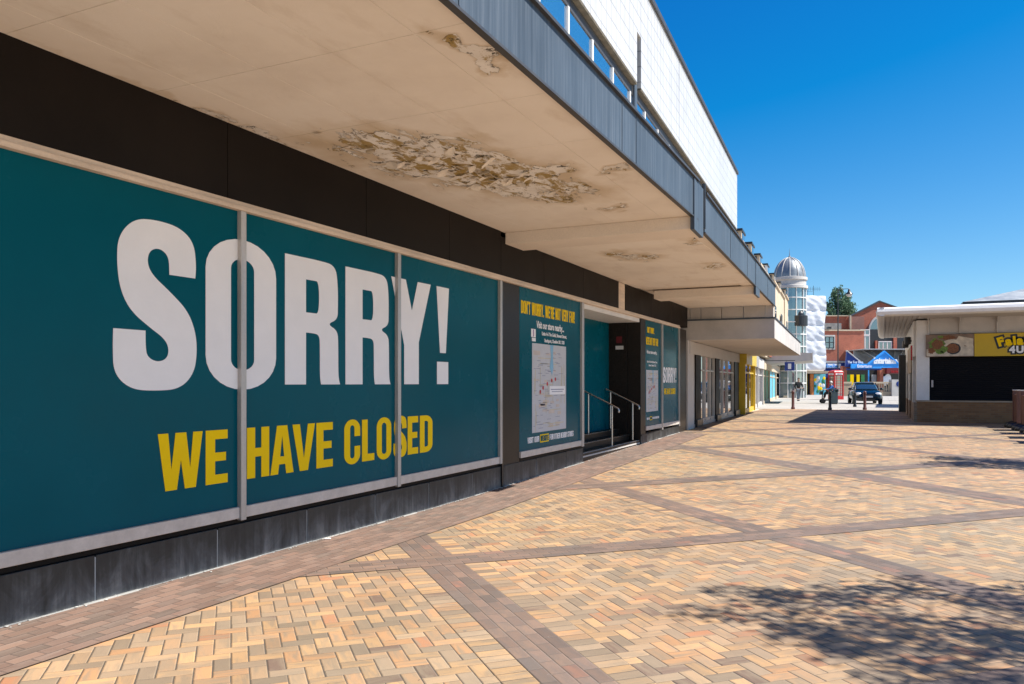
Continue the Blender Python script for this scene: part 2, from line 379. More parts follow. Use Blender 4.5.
def link(name, me, m, parent=None, world=True, bevel=0, smooth=False, label=None, kind=None):
    o = bpy.data.objects.new(name, me); COL.objects.link(o)
    if m is not None and not me.materials: me.materials.append(m)
    if parent is not None:
        if world: me.transform(ABS[parent.name].inverted()) if parent.name in ABS else me.transform(inv(parent))
        o.parent = parent; ABS[o.name] = ABS.get(parent.name, inv(parent).inverted()).copy()
    else:
        ABS[o.name] = Matrix.Identity(4)
    if smooth:
        me.polygons.foreach_set('use_smooth', [True] * len(me.polygons))
        try: me.set_sharp_from_angle(angle=radians(40))
        except Exception: pass
    if bevel:
        md = o.modifiers.new('bevel', 'BEVEL'); md.width = bevel; md.segments = 2; md.limit_method = 'ANGLE'; md.angle_limit = radians(40)
    if label: o['label'] = label
    if kind: o['kind'] = kind
    return o
def part(name, mb, m, parent=None, **k):
    me = bpy.data.meshes.new(name); me.from_pydata(mb.v, [], mb.f)
    bm = bmesh.new(); bm.from_mesh(me); bmesh.ops.recalc_face_normals(bm, faces=bm.faces); bm.to_mesh(me); bm.free()
    return link(name, me, m, parent, **k)
def thing(name, label, cat, loc=(0, 0, 0), rot=0.0, group=None):
    o = bpy.data.objects.new(name, None); COL.objects.link(o); o.location = loc; o.rotation_euler = (0, 0, radians(rot))
    o.empty_display_size = .2
    o['label'] = label; o['category'] = cat
    if group: o['group'] = group
    ABS[o.name] = Matrix.Translation(Vector(loc)) @ Matrix.Rotation(radians(rot), 4, 'Z')
    return o
def tag(o, label, cat, group=None):
    o['label'] = label; o['category'] = cat
    if group: o['group'] = group
    return o
def struct(name, mb, m, **k):
    return part(name, mb, m, kind='structure', **k)
def copy_tree(o, parent=None):
    c = o.copy(); COL.objects.link(c); c.parent = parent
    for ch in [x for x in bpy.data.objects if x.parent == o]: copy_tree(ch, c)
    return c

# ---------- lettering: outlines in (x right, y up), height 1
def chaikin(pts, it=3):
    pts = [(p[0], p[1], p[2] if len(p) > 2 else 0) for p in pts]
    for _ in range(it):
        out = []; n = len(pts)
        for k in range(n):
            p = pts[k]; a = pts[k - 1]; b = pts[(k + 1) % n]
            if p[2]: out.append(p)
            else:
                out.append((p[0] * .75 + a[0] * .25, p[1] * .75 + a[1] * .25, 0))
                out.append((p[0] * .75 + b[0] * .25, p[1] * .75 + b[1] * .25, 0))
        pts = out
    return [(p[0], p[1]) for p in pts]
def arc(cx, cy, rx, ry, a0, a1, n=14):
    return [(cx + rx * cos(radians(a0 + (a1 - a0) * k / n)), cy + ry * sin(radians(a0 + (a1 - a0) * k / n))) for k in range(n + 1)]
def gO(w, s=None):
    s = s or w * .34; h = w / 2; ri = h - s
    out = arc(h, .78, h, .22, 0, 180) + arc(h, .22, h, .22, 180, 360)
    i = arc(h, .80, ri, .07, 0, 180) + arc(h, .20, ri, .07, 180, 360)
    return [out, i]
def gC(w):
    s = w * .36; h = w / 2; ri = h - s
    o = [(w, .62)] + arc(h, .78, h, .22, 0, 180) + arc(h, .22, h, .22, 180, 360) + [(w, .40), (w - s, .40)]
    o += arc(h, .20, ri, .07, 360, 180) + arc(h, .80, ri, .07, 180, 0) + [(w - s, .62)]
    return [o]
def gD(w):
    s = w * .36
    o = [(0, 0), (w * .45, 0)] + arc(w * .45, .22, w * .55, .22, 270, 360) + arc(w * .45, .78, w * .55, .22, 0, 90) + [(0, 1)]
    i = [(s, .15), (w * .5, .15)] + arc(w * .5, .2, w * .14, .05, 270, 360) + arc(w * .5, .8, w * .14, .05, 0, 90) + [(s, .85)]
    return [o, i]
def gR(w):
    k = w / .65
    o = chaikin([(0, 0, 1), (.24 * k, 0, 1), (.24 * k, .41, 1), (.32 * k, .41), (.405 * k, .40), (.41 * k, .30), (.41 * k, .06), (.425 * k, 0, 1), (.67 * k, 0, 1),
                 (.645 * k, .06), (.645 * k, .34), (.635 * k, .45), (.50 * k, .495), (.635 * k, .54), (.64 * k, .64), (.64 * k, .82), (.61 * k, .99), (.40 * k, 1.0), (.2 * k, 1, 1), (0, 1, 1)])
    i = chaikin([(.24 * k, .57, 1), (.24 * k, .83, 1), (.33 * k, .83), (.40 * k, .83), (.40 * k, .57), (.33 * k, .57)])
    return [o, i]
S_TR = [(4.693, 2.552, 1), (4.964, 2.553, 1), (4.974, 2.66), (4.95, 2.86), (4.80, 2.965), (4.56, 2.985), (4.35, 2.955), (4.21, 2.80), (4.195, 2.60), (4.225, 2.38), (4.32, 2.22), (4.50, 2.10),
        (4.64, 2.02), (4.69, 1.94), (4.67, 1.85), (4.57, 1.82), (4.475, 1.86), (4.458, 1.94), (4.458, 2.073, 1), (4.165, 2.074, 1), (4.16, 1.92), (4.17, 1.72), (4.32, 1.60), (4.55, 1.585), (4.80, 1.60),
        (4.95, 1.73), (4.985, 1.92), (4.965, 2.10), (4.88, 2.27), (4.70, 2.41), (4.52, 2.53), (4.47, 2.63), (4.50, 2.73), (4.60, 2.76), (4.69, 2.70)]
def gS(w):
    p = [((x - 4.165) / .81 * w, (y - 1.603) / 1.364, *r) for x, y, *r in S_TR]
    return [chaikin(p)]
def poly(*pts): return [list(pts)]
def gE(w): s = w * .42; return poly((0, 0), (w, 0), (w, .17), (s, .17), (s, .42), (w * .92, .42), (w * .92, .58), (s, .58), (s, .83), (w, .83), (w, 1), (0, 1))
def gF(w): s = w * .42; return poly((0, 0), (s, 0), (s, .40), (w * .92, .40), (w * .92, .57), (s, .57), (s, .83), (w, .83), (w, 1), (0, 1))
def gL(w): s = w * .45; return poly((0, 0), (w, 0), (w, .17), (s, .17), (s, 1), (0, 1))
def gH(w): s = w * .36; return poly((0, 0), (s, 0), (s, .42), (w - s, .42), (w - s, 0), (w, 0), (w, 1), (w - s, 1), (w - s, .59), (s, .59), (s, 1), (0, 1))
def gT(w): s = w * .36; return poly((w / 2 - s / 2, 0), (w / 2 + s / 2, 0), (w / 2 + s / 2, .83), (w, .83), (w, 1), (0, 1), (0, .83), (w / 2 - s / 2, .83))
def gI(w): return poly((0, 0), (w, 0), (w, 1), (0, 1))
def gV(w): return poly((w * .32, 0), (w * .68, 0), (w, 1), (w * .68, 1), (w * .5, .26), (w * .32, 1), (0, 1))
def gW(w): return poly((w * .16, 0), (w * .41, 0), (w * .5, .52), (w * .59, 0), (w * .84, 0), (w, 1), (w * .78, 1), (w * .71, .36), (w * .62, 1), (w * .38, 1), (w * .29, .36), (w * .22, 1), (0, 1))
def gA(w): return [[(0, 0), (w * .32, 0), (w * .37, .20), (w * .63, .20), (w * .68, 0), (w, 0), (w * .72, 1), (w * .28, 1)], [(w * .41, .36), (w * .5, .80), (w * .59, .36)]]
def gN(w): s = w * .32; return poly((0, 0), (s, 0), (s, .55), (w - s, 0), (w, 0), (w, 1), (w - s, 1), (w - s, .45), (s, 1), (0, 1))
def gY(w): return poly((w * .325, 0), (w * .675, 0), (w * .675, .40), (w, 1), (w * .67, 1), (w * .5, .66), (w * .33, 1), (0, 1), (w * .325, .38))
def gU(w): s = w * .34; h = w / 2; return [[(0, 1)] + arc(h, .22, h, .22, 180, 360) + [(w, 1), (w - s, 1)] + arc(h, .20, h - s, .06, 360, 180) + [(s, 1)]]
def gB(w):
    k = w; return [chaikin([(0, 0, 1), (.6 * k, 0), (k, .02), (k, .25), (k, .46), (.82 * k, .52), (.97 * k, .58), (.97 * k, .8), (.95 * k, .99), (.55 * k, 1), (0, 1, 1)]), [(.38 * k, .15), (.62 * k, .15), (.62 * k, .43), (.38 * k, .43)], [(.38 * k, .60), (.60 * k, .60), (.60 * k, .85), (.38 * k, .85)]]
def gM(w): s = w * .24; return poly((0, 0), (s, 0), (s, .6), (w * .42, 0), (w * .58, 0), (w - s, .6), (w - s, 0), (w, 0), (w, 1), (w - s * 1.15, 1), (w * .5, .45), (s * 1.15, 1), (0, 1))
GL = dict(O=gO, C=gC, D=gD, R=gR, S=gS, E=gE, F=gF, L=gL, H=gH, T=gT, I=gI, V=gV, W=gW, A=gA, N=gN, Y=gY, U=gU, B=gB, M=gM)
WID = dict(I=.20, M=.62, W=.72, L=.33, E=.37, F=.36, T=.38)
def word_glyphs(text, total, height, gap=.05):
    """contours laid out from x=0 to total"""
    ws = [(.22 if ch == ' ' else .16 if ch in "',.!" else WID.get(ch, .42)) for ch in text]
    k = total / (sum(ws) + gap * (len(text) - 1)); x = 0; out = []
    for ch, w in zip(text, ws):
        if ch == '!':
            g = [[(w * .3 * k, .30), (w * .7 * k, .30), (w * k, 1), (0, 1)], [(w * .15 * k, 0), (w * .85 * k, 0), (w * .85 * k, .2), (w * .15 * k, .2)]]
        elif ch == "'": g = [[(0, .72), (w * .7 * k, .72), (w * k, 1), (0, 1)]]
        elif ch in ',.': g = [[(0, 0), (w * k, 0), (w * k, .17), (0, .17)]]
        elif ch == ' ': g = []
        else: g = GL[ch](w * k / height); g = [[(p[0] * height, p[1]) for p in c] for c in g]
        out += [[(x + p[0], p[1] * height) for p in c] for c in g]
        x += (w + gap) * k
    return out
def curve_mesh(contours, thick):
    cu = bpy.data.curves.new('outline', 'CURVE'); cu.dimensions = '2D'; cu.fill_mode = 'BOTH'; cu.extrude = thick / 2
    for c in contours:
        s = cu.splines.new('POLY'); s.points.add(len(c) - 1); s.use_cyclic_u = True
        for p, q in zip(s.points, c): p.co = (q[0], q[1], 0, 1)
    ob = bpy.data.objects.new('outline', cu); COL.objects.link(ob)
    me = bpy.data.meshes.new_from_object(ob.evaluated_get(bpy.context.evaluated_depsgraph_get()))
    bpy.data.objects.remove(ob); bpy.data.curves.remove(cu); return me
def text_mesh(txt, size, thick, bold=.0, xs=1.0, align='LEFT', shear=0.0):
    cu = bpy.data.curves.new('t', 'FONT'); cu.body = txt; cu.size = size; cu.extrude = thick / 2; cu.offset = bold
    cu.align_x = align; cu.shear = shear; cu.resolution_u = 3
    ob = bpy.data.objects.new('t', cu); COL.objects.link(ob)
    me = bpy.data.meshes.new_from_object(ob.evaluated_get(bpy.context.evaluated_depsgraph_get()))
    bpy.data.objects.remove(ob); bpy.data.curves.remove(cu)
    me.transform(Matrix.Diagonal((xs, 1, 1, 1))); return me
def on_wall(me, x, y, z, deg=0.0, face='X'):
    """stand a flat mesh up: text x axis -> along the wall. face X: seen from +X (reads along +Y); face Y: seen from -Y (reads along +X)"""
    if face == 'X': R = Matrix(((0, 0, 1, 0), (1, 0, 0, 0), (0, 1, 0, 0), (0, 0, 0, 1)))
    else: R = Matrix(((1, 0, 0, 0), (0, 0, -1, 0), (0, 1, 0, 0), (0, 0, 0, 1)))
    me.transform(Matrix.Translation((x, y, z)) @ Matrix.Rotation(radians(deg), 4, 'Z') @ R); return me

# ------------------------------------------------------------------ GROUND
def brick_sheet(name, quads, m):
    """quads: list of (4 corners xy, 4 uv in metres); z from gz + lift"""
    n = len(quads)
    v = []; uv = []; rn = []
    for cs, us, lift in quads:
        r = (random.random(), random.random())
        for c, u in zip(cs, us):
            v.append((c[0], c[1], gz(c[1]) + lift)); uv += u; rn += r
    me = bpy.data.meshes.new(name); me.from_pydata(v, [], [(4 * k, 4 * k + 1, 4 * k + 2, 4 * k + 3) for k in range(n)])
    a = me.uv_layers.new(name='brick'); a.data.foreach_set('uv', uv)
    a = me.uv_layers.new(name='rnd'); a.data.foreach_set('uv', rn)
    return link(name, me, m, kind='structure')
R2 = sqrt(.5)
SKYC, SKYM = 1.26, .52
def uv2xy(u, v): return ((u - v) * R2, (u + v) * R2)
PER = 4.05
def inside(x, y): return -5.9 < x < .137 * max(y, 0) + 5.2 and -2.5 < y < 44.6
quads = []
L, W = .2, .1
def addb(u, v, horiz, lift=0.0, out=quads):
    w, h = (L, W) if horiz else (W, L)
    c = uv2xy(u + w / 2, v + h / 2)
    if not inside(*c): return
    cs = [uv2xy(u, v), uv2xy(u + w, v), uv2xy(u + w, v + h), uv2xy(u, v + h)]
    k1 = random.uniform(.0, .0022); k2 = .0016
    us = [(-k1, k2), (L + k1, k2), (L + k1, W - k2), (-k1, W - k2)] if horiz else [(k2, -k1), (k2, W + k1), (L - k2, W + k1), (L - k2, -k1)]
    out.append((cs, [tuple(q) for q in us], lift))
# herringbone: on the unit grid a horizontal brick starts at (i, j) when (i - j) % 4 == 0, a vertical one when (i - j) % 4 == 3
for i in range(-60, 420):
    for j in range(-60, 420):
        u, v = i * W, j * W
        x, y = uv2xy(u, v)
        if not inside(x, y): continue
        k = (i - j) % 4
        if k == 0: addb(u, v, True)
        elif k == 3: addb(u, v, False)
brick_sheet('paving', quads, M['buff'])
# plum bands: two families at 45 degrees to the shop wall, each edged with a course of buff headers
bq = []; eq = []
def courses(fixed0, rows, along, lift, out, soldier=False):
    """rows of stretchers running along u (along='u') or v"""
    for r in range(rows):
        off = (r % 2) * .1
        for t in range(-30, 200):
            a = t * (L if not soldier else W) + (off if not soldier else 0)
            b = fixed0 + r * W
            if along == 'u': cs = [(a, b), (a + L, b), (a + L, b + W), (a, b + W)]; us = [(0, 0), (L, 0), (L, W), (0, W)]
            else: cs = [(b, a), (b + W, a), (b + W, a + L), (b, a + L)]; us = [(0, 0), (0, W), (L, W), (L, 0)]
            if soldier:
                if along == 'u': cs = [(a, b), (a + W, b), (a + W, b + L), (a, b + L)]; us = [(0, 0), (0, W), (L, W), (L, 0)]
                else: cs = [(b, a), (b + L, a), (b + L, a + W), (b, a + W)]; us = [(0, 0), (L, 0), (L, W), (0, W)]
            xy = [uv2xy(*c) for c in cs]
            c = (sum(p[0] for p in xy) / 4, sum(p[1] for p in xy) / 4)
            if inside(*c): out.append((xy, us, lift))
for u0, n in ((-2.3, 4), (1.60, 4), (5.33, 4), (9.72, 6), (13.9, 4), (18.0, 4), (22.0, 4), (26.0, 4), (30.0, 4), (34.0, 4)):   # bands of constant u
    courses(u0, n, 'v', .004, bq)
    courses(u0 - .2, 1, 'v', .002, eq, True)
    courses(u0 + n * W, 1, 'v', .002, eq, True)
for v0, n in ((2.9, 4), (6.88, 4), (10.92, 5), (15.6, 4), (19.7, 4), (23.8, 4), (27.9, 4), (32.0, 4), (36.0, 4)):
    courses(v0, n, 'u', .006, bq)
brick_sheet('paving_band', bq, M['plum']); brick_sheet('paving_edge_course', eq, M['buff'])
# worn strip of stretchers along the shop front
wq = []
for r in range(10):
    for t in range(-15, 125):
        y = -2.5 + t * L + (r % 2) * .1; x = -5.48 + r * W
        wq.append(([(x, y), (x, y + L), (x + W, y + L), (x + W, y)], [(0, 0), (L, 0), (L, W), (0, W)], .0075))
brick_sheet('paving_wall_strip', wq, M['wallband'])
# wide ground sheet to the horizon and pale plaza beyond the bollards
g = MB()
ys = [-60, -20, 0, 5, 9, 12, 15, 18, 21, 24, 26, 60, 150, 1500]
for a, b in zip(ys, ys[1:]): g.face([(-1200, a, gz(a) - .012), (1200, a, gz(a) - .012), (1200, b, gz(b) - .012), (-1200, b, gz(b) - .012)])
mg, nt, b_ = new_mat('plain_ground')
nt.links.new(ramp(nt, noise(nt, geo_pos(nt), .6, 5), [(.3, (.44, .37, .29)), (.7, (.52, .44, .35))]), b_.inputs['Base Color']); b_.inputs['Roughness'].default_value = .85
struct('ground', g, mg)
g = MB(); g.face([(-40, 44.6, .250), (40, 44.6, .250), (40, 140, .250), (-40, 140, .250)])
mg, nt, b_ = new_mat('pale_slab_paving')
t = nt.nodes.new('ShaderNodeTexBrick'); t.inputs['Scale'].default_value = 1; t.inputs['Brick Width'].default_value = .9; t.inputs['Row Height'].default_value = .6
t.inputs['Mortar Size'].default_value = .012; t.inputs['Color1'].default_value = (.36, .34, .31, 1); t.inputs['Color2'].default_value = (.32, .30, .275, 1); t.inputs['Mortar'].default_value = (.22, .20, .185, 1)
nt.links.new(geo_pos(nt), t.inputs['Vector']); nt.links.new(mix(nt, 1.0, t.outputs[0], ramp(nt, noise(nt, geo_pos(nt), .4, 5), [(.3, grey(.85)), (.7, grey(1.05))]), 'MULTIPLY'), b_.inputs['Base Color']); b_.inputs['Roughness'].default_value = .85
struct('plaza', g, mg)
g = MB()
for (y, x0, x1) in ((57.5, -8.2, 8), (70, -9, 8)): g.box(x0, y, .25, x1, y + .12, .256)
struct('drain_line', g, M['iron'])

# ------------------------------------------------------------------ CLOSED STORE
WX = -5.39
store = thing('closed_store', 'closed shop with teal covered windows reading SORRY! under a long concrete canopy with flaking paint', 'shop', (WX, 9, 0))
P = lambda n, mb, m, par=store, **k: part(n, mb, m, par, **k)
# body of the building behind the front
b = MB(); b.box(-14, -8, 0, -6.4, 23.6, 4.0); b.box(-6.4, -8, 0, -5.62, 14.6, 4.0); b.box(-6.4, 18.75, 0, -5.62, 23.6, 4.0); P('wall', b, M['dark'])
# plinth
j = MB()
def slabs(y0, y1, joints):
    b = MB()
    e = [y0] + [q for q in joints if y0 < q < y1] + [y1]
    for a, c in zip(e, e[1:]):
        b.box(-5.62, a + .007, gz(a) - .25, WX + .035, c - .007, .355 + gz(a) * .2)
    j.box(-5.61, y0, gz(y0) - .2, WX + .029, y1, .34)
    P('plinth', b, M['plinth'], bevel=.004)
slabs(-6, 10.93, [-2 + 1.2 * k for k in range(0, 11)])
slabs(11.02, 14.62, [12.3, 13.7]); slabs(18.76, 22.72, [19.9, 21.3])
rf = random.Random(8)
for y0_, y1_ in ((-6, 10.93), (11.0, 14.6), (18.8, 22.7)):
    y_ = y0_
    while y_ < y1_:
        l_ = rf.uniform(.12, .5); w_ = rf.choice((.008, .014, .022, .03)); z_ = gz(y_)
        j.box(WX + .03, y_, z_ - .05, WX + .036 + w_, min(y_ + l_, y1_), z_ + rf.uniform(.010, .017)); y_ += l_ + .002
P('mortar', j, M['mortar'])
b = MB(); b.box(-5.62, -6, .36, WX + .012, 10.93, .402); b.box(-5.62, 11.66, .36, WX + .012, 14.62, .402); b.box(-5.62, 19.18, .38, WX + .012, 22.72, .41); P('plinth_flashing', b, M['band'])
# frames
def frame_run(y0, y1, zb, zt):
    b = MB(); b.box(-5.55, y0, zb, WX + .045, y1, zb + .105); P('window_sill', b, M['sill'], bevel=.006)
frame_run(-6, 5.455, .405, 0); frame_run(5.525, 10.93, .405, 0); frame_run(11.66, 14.62, .42, 0); frame_run(19.18, 20.70, .46, 0); frame_run(20.78, 22.70, .46, 0)
b = MB(); b.box(-5.6, -6, 3.235, WX + .075, 22.7, 3.275); b.box(-5.6, -6, 3.275, WX + .055, 22.7, 3.318); P('head_rail', b, M['cream_timber'], bevel=.004)
def mullion(y, w=.05, z0=.40, x=.06): b = MB(); b.box(-5.5, y - w / 2, z0, WX + x, y + w / 2, 3.235); return P('mullion', b, M['alu'], bevel=.006)
for y in (-2.2, .36, 2.93, 5.49, 8.07): mullion(y, .066, .385, .062)
mullion(10.90, .07); mullion(14.56, .11); mullion(20.74, .07); mullion(22.67, .05)
# teal vinyl panels
PX = WX + .012
def panel(y0, y1, z0=.505, z1=3.236, label=None):
    b = MB(); b.box(PX - .02, y0, z0, PX, y1, z1); return P('window_panel', b, M['teal'], label=label)
for y0, y1 in ((-2.17, .33), (.39, 2.90), (2.96, 5.457), (5.523, 8.037), (8.103, 10.865)): panel(y0, y1)
pp = panel(11.66, 14.505, .52, 3.236, 'teal poster panel with a street map')
p2 = panel(19.18, 20.705, .56, 3.236, 'narrow teal poster panel with a street map'); p3 = panel(20.775, 22.645, .56, 3.236, 'narrow teal panel with small SORRY! lettering')
# SORRY!
def shift(cs, y, z, sx, sz): return [[(y + p[0] * sx, z + p[1] * sz) for p in c] for c in cs]
H0, HH = 1.635, 1.305
big = [('S', [chaikin(S_TR)]), ('O', shift(gO(.883 / 1.39, .295 / 1.39), 5.08, 1.588, 1.39, 1.39)), ('R', shift(gR(.85 / HH), 6.09, H0, HH, HH)),
       ('R', shift(gR(.85 / HH), 7.062, H0, HH, HH)),
       ('Y', [[(8.24, H0), (8.577, H0), (8.577, 2.17), (8.87, 2.942), (8.553, 2.94), (8.414, 2.56), (8.275, 2.94), (7.957, 2.94), (8.24, 2.12)]]),
       ('!', [[(9.111, 2.055), (9.265, 2.055), (9.35, 2.942), (9.02, 2.942)], [(9.032, 1.635), (9.33, 1.635), (9.33, 1.935), (9.032, 1.935)]])]
for ch, cs in big:
    me = curve_mesh(cs, .003); on_wall(me, PX + .0025, 0, 0); link('letter', me, M['vinyl_white'], store)
def wd(total, pos):  # letters of WE HAVE CLOSED, measured one by one
    return None
small = [('W', 4.577, 5.045), ('E', 5.080, 5.335), ('H', 5.574, 5.868), ('A', 5.885, 6.215), ('V', 6.200, 6.545), ('E', 6.569, 6.840), ('C', 7.040, 7.330), ('L', 7.367, 7.605), ('O', 7.655, 7.955), ('S', 8.005, 8.292), ('E', 8.319, 8.560), ('D', 8.605, 8.915)]
for ch, y0, y1 in small:
    z0, hh = .752, .478
    if ch in 'COS': z0 -= .012; hh += .024
    me = curve_mesh(shift(GL[ch]((y1 - y0) / hh), y0, z0, hh, hh), .003); on_wall(me, PX + .0025, 0, 0); link('letter', me, M['vinyl_yellow'], store)
# poster writing (sub-parts of their panel)
def glyph_line(text, y, z, total, h, m, par, name='lettering'):
    me = curve_mesh(word_glyphs(text, total, h), .003); on_wall(me, PX + .0025, y, z); return link(name, me, m, par)
def text_line(text, yc, z, size, m, par, total=None, bold=.004, name='lettering'):
    me = text_mesh(text, size, .003, bold, 1.0, 'CENTER')
    xs = [v.co.x for v in me.vertices]; w = max(xs) - min(xs)
    if total: me.transform(Matrix.Diagonal((total / w, 1, 1, 1)))
    on_wall(me, PX + .0025, yc, z); return link(name, me, m, par)
glyph_line("DON'T WORRY, WE'RE NOT VERY FAR!", 11.72, 2.80, 2.48, .215, M['vinyl_yellow'], pp)
text_line('Visit our store nearby...', 13.0, 2.60, .17, M['vinyl_white'], pp, 1.28, .004)
text_line('Units 4-6 The Guild, Stewart Street,', 13.18, 2.485, .085, M['vinyl_white'], pp, 1.18, .002)
text_line('Stockport, Cheshire SK1 3XB', 13.18, 2.37, .085, M['vinyl_white'], pp, .95, .002)
b = MB(); b.box(PX + .001, 12.13, 2.43, PX + .004, 12.32, 2.57); b.box(PX + .001, 12.16, 2.36, PX + .004, 12.32, 2.42); part('logo', b, M['vinyl_white'], pp)
b = MB(); b.box(PX + .0045, 12.21, 2.44, PX + .006, 12.24, 2.56); part('logo_mark', b, M['logo'], pp)
def street_map(par, y0, y1, z0, z1, seed, box=True):
    rnd = random.Random(seed); w, h = y1 - y0, z1 - z0
    b = MB(); b.box(PX + .001, y0, z0, PX + .003, y1, z1); mp = part('street_map', b, M['map_paper'], par)
    X0, X1 = PX + .0035, PX + .0045
    r = MB(); bl = MB(); tx = MB()
    for k in range(26):
        if rnd.random() < .5:
            t = rnd.uniform(.02, .96) * h; a0 = rnd.uniform(0, .5) * w; a1 = a0 + rnd.uniform(.2, .5) * w
            r.box(X0, y0 + a0, z0 + t, X1, y0 + min(a1, w * .98), z0 + t + .010)
        else:
            t = rnd.uniform(.02, .96) * w; a0 = rnd.uniform(0, .6) * h; a1 = a0 + rnd.uniform(.1, .35) * h
            r.box(X0, y0 + t, z0 + a0, X1, y0 + t + .012, z0 + min(a1, h * .98))
    for k in range(22):
        a, c = rnd.uniform(.03, .85) * w, rnd.uniform(.03, .92) * h
        bl.box(X0 - .0003, y0 + a, z0 + c, X1 - .0005, y0 + min(a + rnd.uniform(.06, .2) * w, w * .98), z0 + c + rnd.uniform(.02, .05) * h)
    for k in range(70):
        a, c = rnd.uniform(.03, .85) * w, rnd.uniform(.02, .95) * h
        tx.box(X0 + .0008, y0 + a, z0 + c, X1 + .0008, y0 + min(a + rnd.uniform(.04, .13) * w, w * .97), z0 + c + .008)
    part('map_roads', r, M['map_tint'], par); part('map_blocks', bl, M['map_peach'], par); part('map_lettering', tx, M['map_grey'], par)
    v = MB(); q = [(.50, 1.0), (.53, .86), (.49, .74), (.56, .64), (.60, .74), (.585, .86), (.60, 1.0)]
    v.prism([(y0 + a * w, z0 + c * h) for a, c in q], 'x', X0 + .0015, X1 + .0015); part('map_river', v, M['map_blue'], par)
    v = MB()
    for k, (a, c) in enumerate([(.22, .455), (.30, .50), (.42, .545), (.55, .585), (.66, .60)]):
        pts = [(y0 + a * w + .035 * cos(q), z0 + c * h + .035 * sin(q)) for q in [2 * pi * i / 14 for i in range(14)]]
        v.prism(pts, 'x', X0 + .002, X1 + .002)
    part('map_route', v, M['mapred'], par)
    if box:
        v = MB(); v.box(X0 + .0028, y0 + .48 * w, z0 + .42 * h, X1 + .0028, y0 + .96 * w, z0 + .52 * h); part('map_callout', v, M['vinyl_white'], par)
        v = MB(); v.box(X0 + .0042, y0 + .52 * w, z0 + .475 * h, X1 + .0042, y0 + .92 * w, z0 + .485 * h); v.box(X0 + .0042, y0 + .55 * w, z0 + .45 * h, X1 + .0042, y0 + .88 * w, z0 + .458 * h); part('callout_lines', v, M['map_grey'], par)
street_map(pp, 12.17, 13.74, .80, 2.33, 3)
def tagline(par, y, z, total, h):
    k = total / 2.1
    bx = MB(); bx.box(PX + .001, y + .52 * k, z - .02, PX + .003, y + .90 * k, z + h + .02); part('website_box', bx, M['vinyl_yellow'], par)
    for txt, a, w in (('VISIT', 0, .24), ('OUR', .28, .2), ('FOR', .94, .18), ('OTHER', 1.15, .28), ('NEARBY', 1.46, .32), ('STORES', 1.80, .30)):
        glyph_line(txt, y + a * k, z, w * k, h, M['vinyl_white'], par)
    me = curve_mesh(word_glyphs('WEBSITE', .34 * k, h), .003); on_wall(me, PX + .005, y + .54 * k, z); link('lettering', me, M['teal'], par)
tagline(pp, 11.98, .635, 2.15, .10)
glyph_line("DON'T WORRY,", 19.36, 2.92, .66, .15, M['vinyl_yellow'], p2)
glyph_line("WE'RE NOT VERY FAR!", 19.24, 2.62, 1.16, .19, M['vinyl_yellow'], p2)
text_line('Visit our store nearby...', 19.8, 2.40, .12, M['vinyl_white'], p2, 1.0, .003)
text_line('Units 4-6 The Guild, Stewart Street,', 19.82, 2.17, .07, M['vinyl_white'], p2, .98, .002)
text_line('Stockport, Cheshire SK1 3XB', 19.84, 2.08, .07, M['vinyl_white'], p2, .7, .002)
street_map(p2, 19.26, 20.4, .92, 1.98, 5, False)
tagline(p2, 19.3, .72, 1.2, .055)
glyph_line('SORRY!', 20.92, 1.66, 1.50, .42, M['vinyl_white'], p3); glyph_line('WE HAVE CLOSED', 21.05, 1.34, 1.25, .16, M['vinyl_yellow'], p3)
# granite piers and jambs
b = MB(); b.box(-5.7, 10.974, gz(11) - .2, WX + .02, 11.64, 3.236); P('granite_pier', b, M['granite'], bevel=.005)
b = MB(); b.box(-5.44, 10.932, -.1, WX + .055, 10.972, 3.236); P('pier_trim', b, M['black'])
b = MB(); b.box(-5.70, 18.74, gz(18.7) - .2, WX + .02, 19.17, 3.236); P('granite_pier', b, M['granite'], bevel=.005)
b = MB(); b.box(-6.75, 18.72, gz(18.7) - .2, -5.72, 18.9, 3.236); P('granite_jamb', b, M['granite'])
b = MB(); b.box(-5.7, 22.72, gz(22.7) - .2, WX + .03, 23.62, 3.236); P('granite_pier', b, M['granite'], bevel=.005)
b = MB(); b.box(-5.98, 18.700, 2.64, -5.84, 18.716, 2.80); al = P('alarm_box', b, M['maroon'])
b = MB(); b.box(-6.0, 18.700, 2.48, -5.80, 18.716, 2.57); P('notice', b, M['white_paint'])
# dark fascia band, in panels
b = MB()
e = [-8, -5, -2, 1, 3.1, 5.3, 7.4, 9.3, 10.9, 12.6, 14.6, 16.88]
for a, c in zip(e, e[1:]): b.box(-5.6, a + .003, 3.318, WX + .05, c - .003, 4.0 if c < 11.5 else 3.919)
for a, c in ((17.42, 19.6), (19.6, 21.7), (21.7, 23.7)): b.box(-5.6, a + .003, 3.318, WX + .05, c - .003, 3.92)
P('fascia_band', b, M['band'], bevel=.004)
b = MB(); b.box(-5.6, 16.9, 3.318, WX + .03, 17.4, 3.92); P('fascia_filler', b, M['cream_timber'])
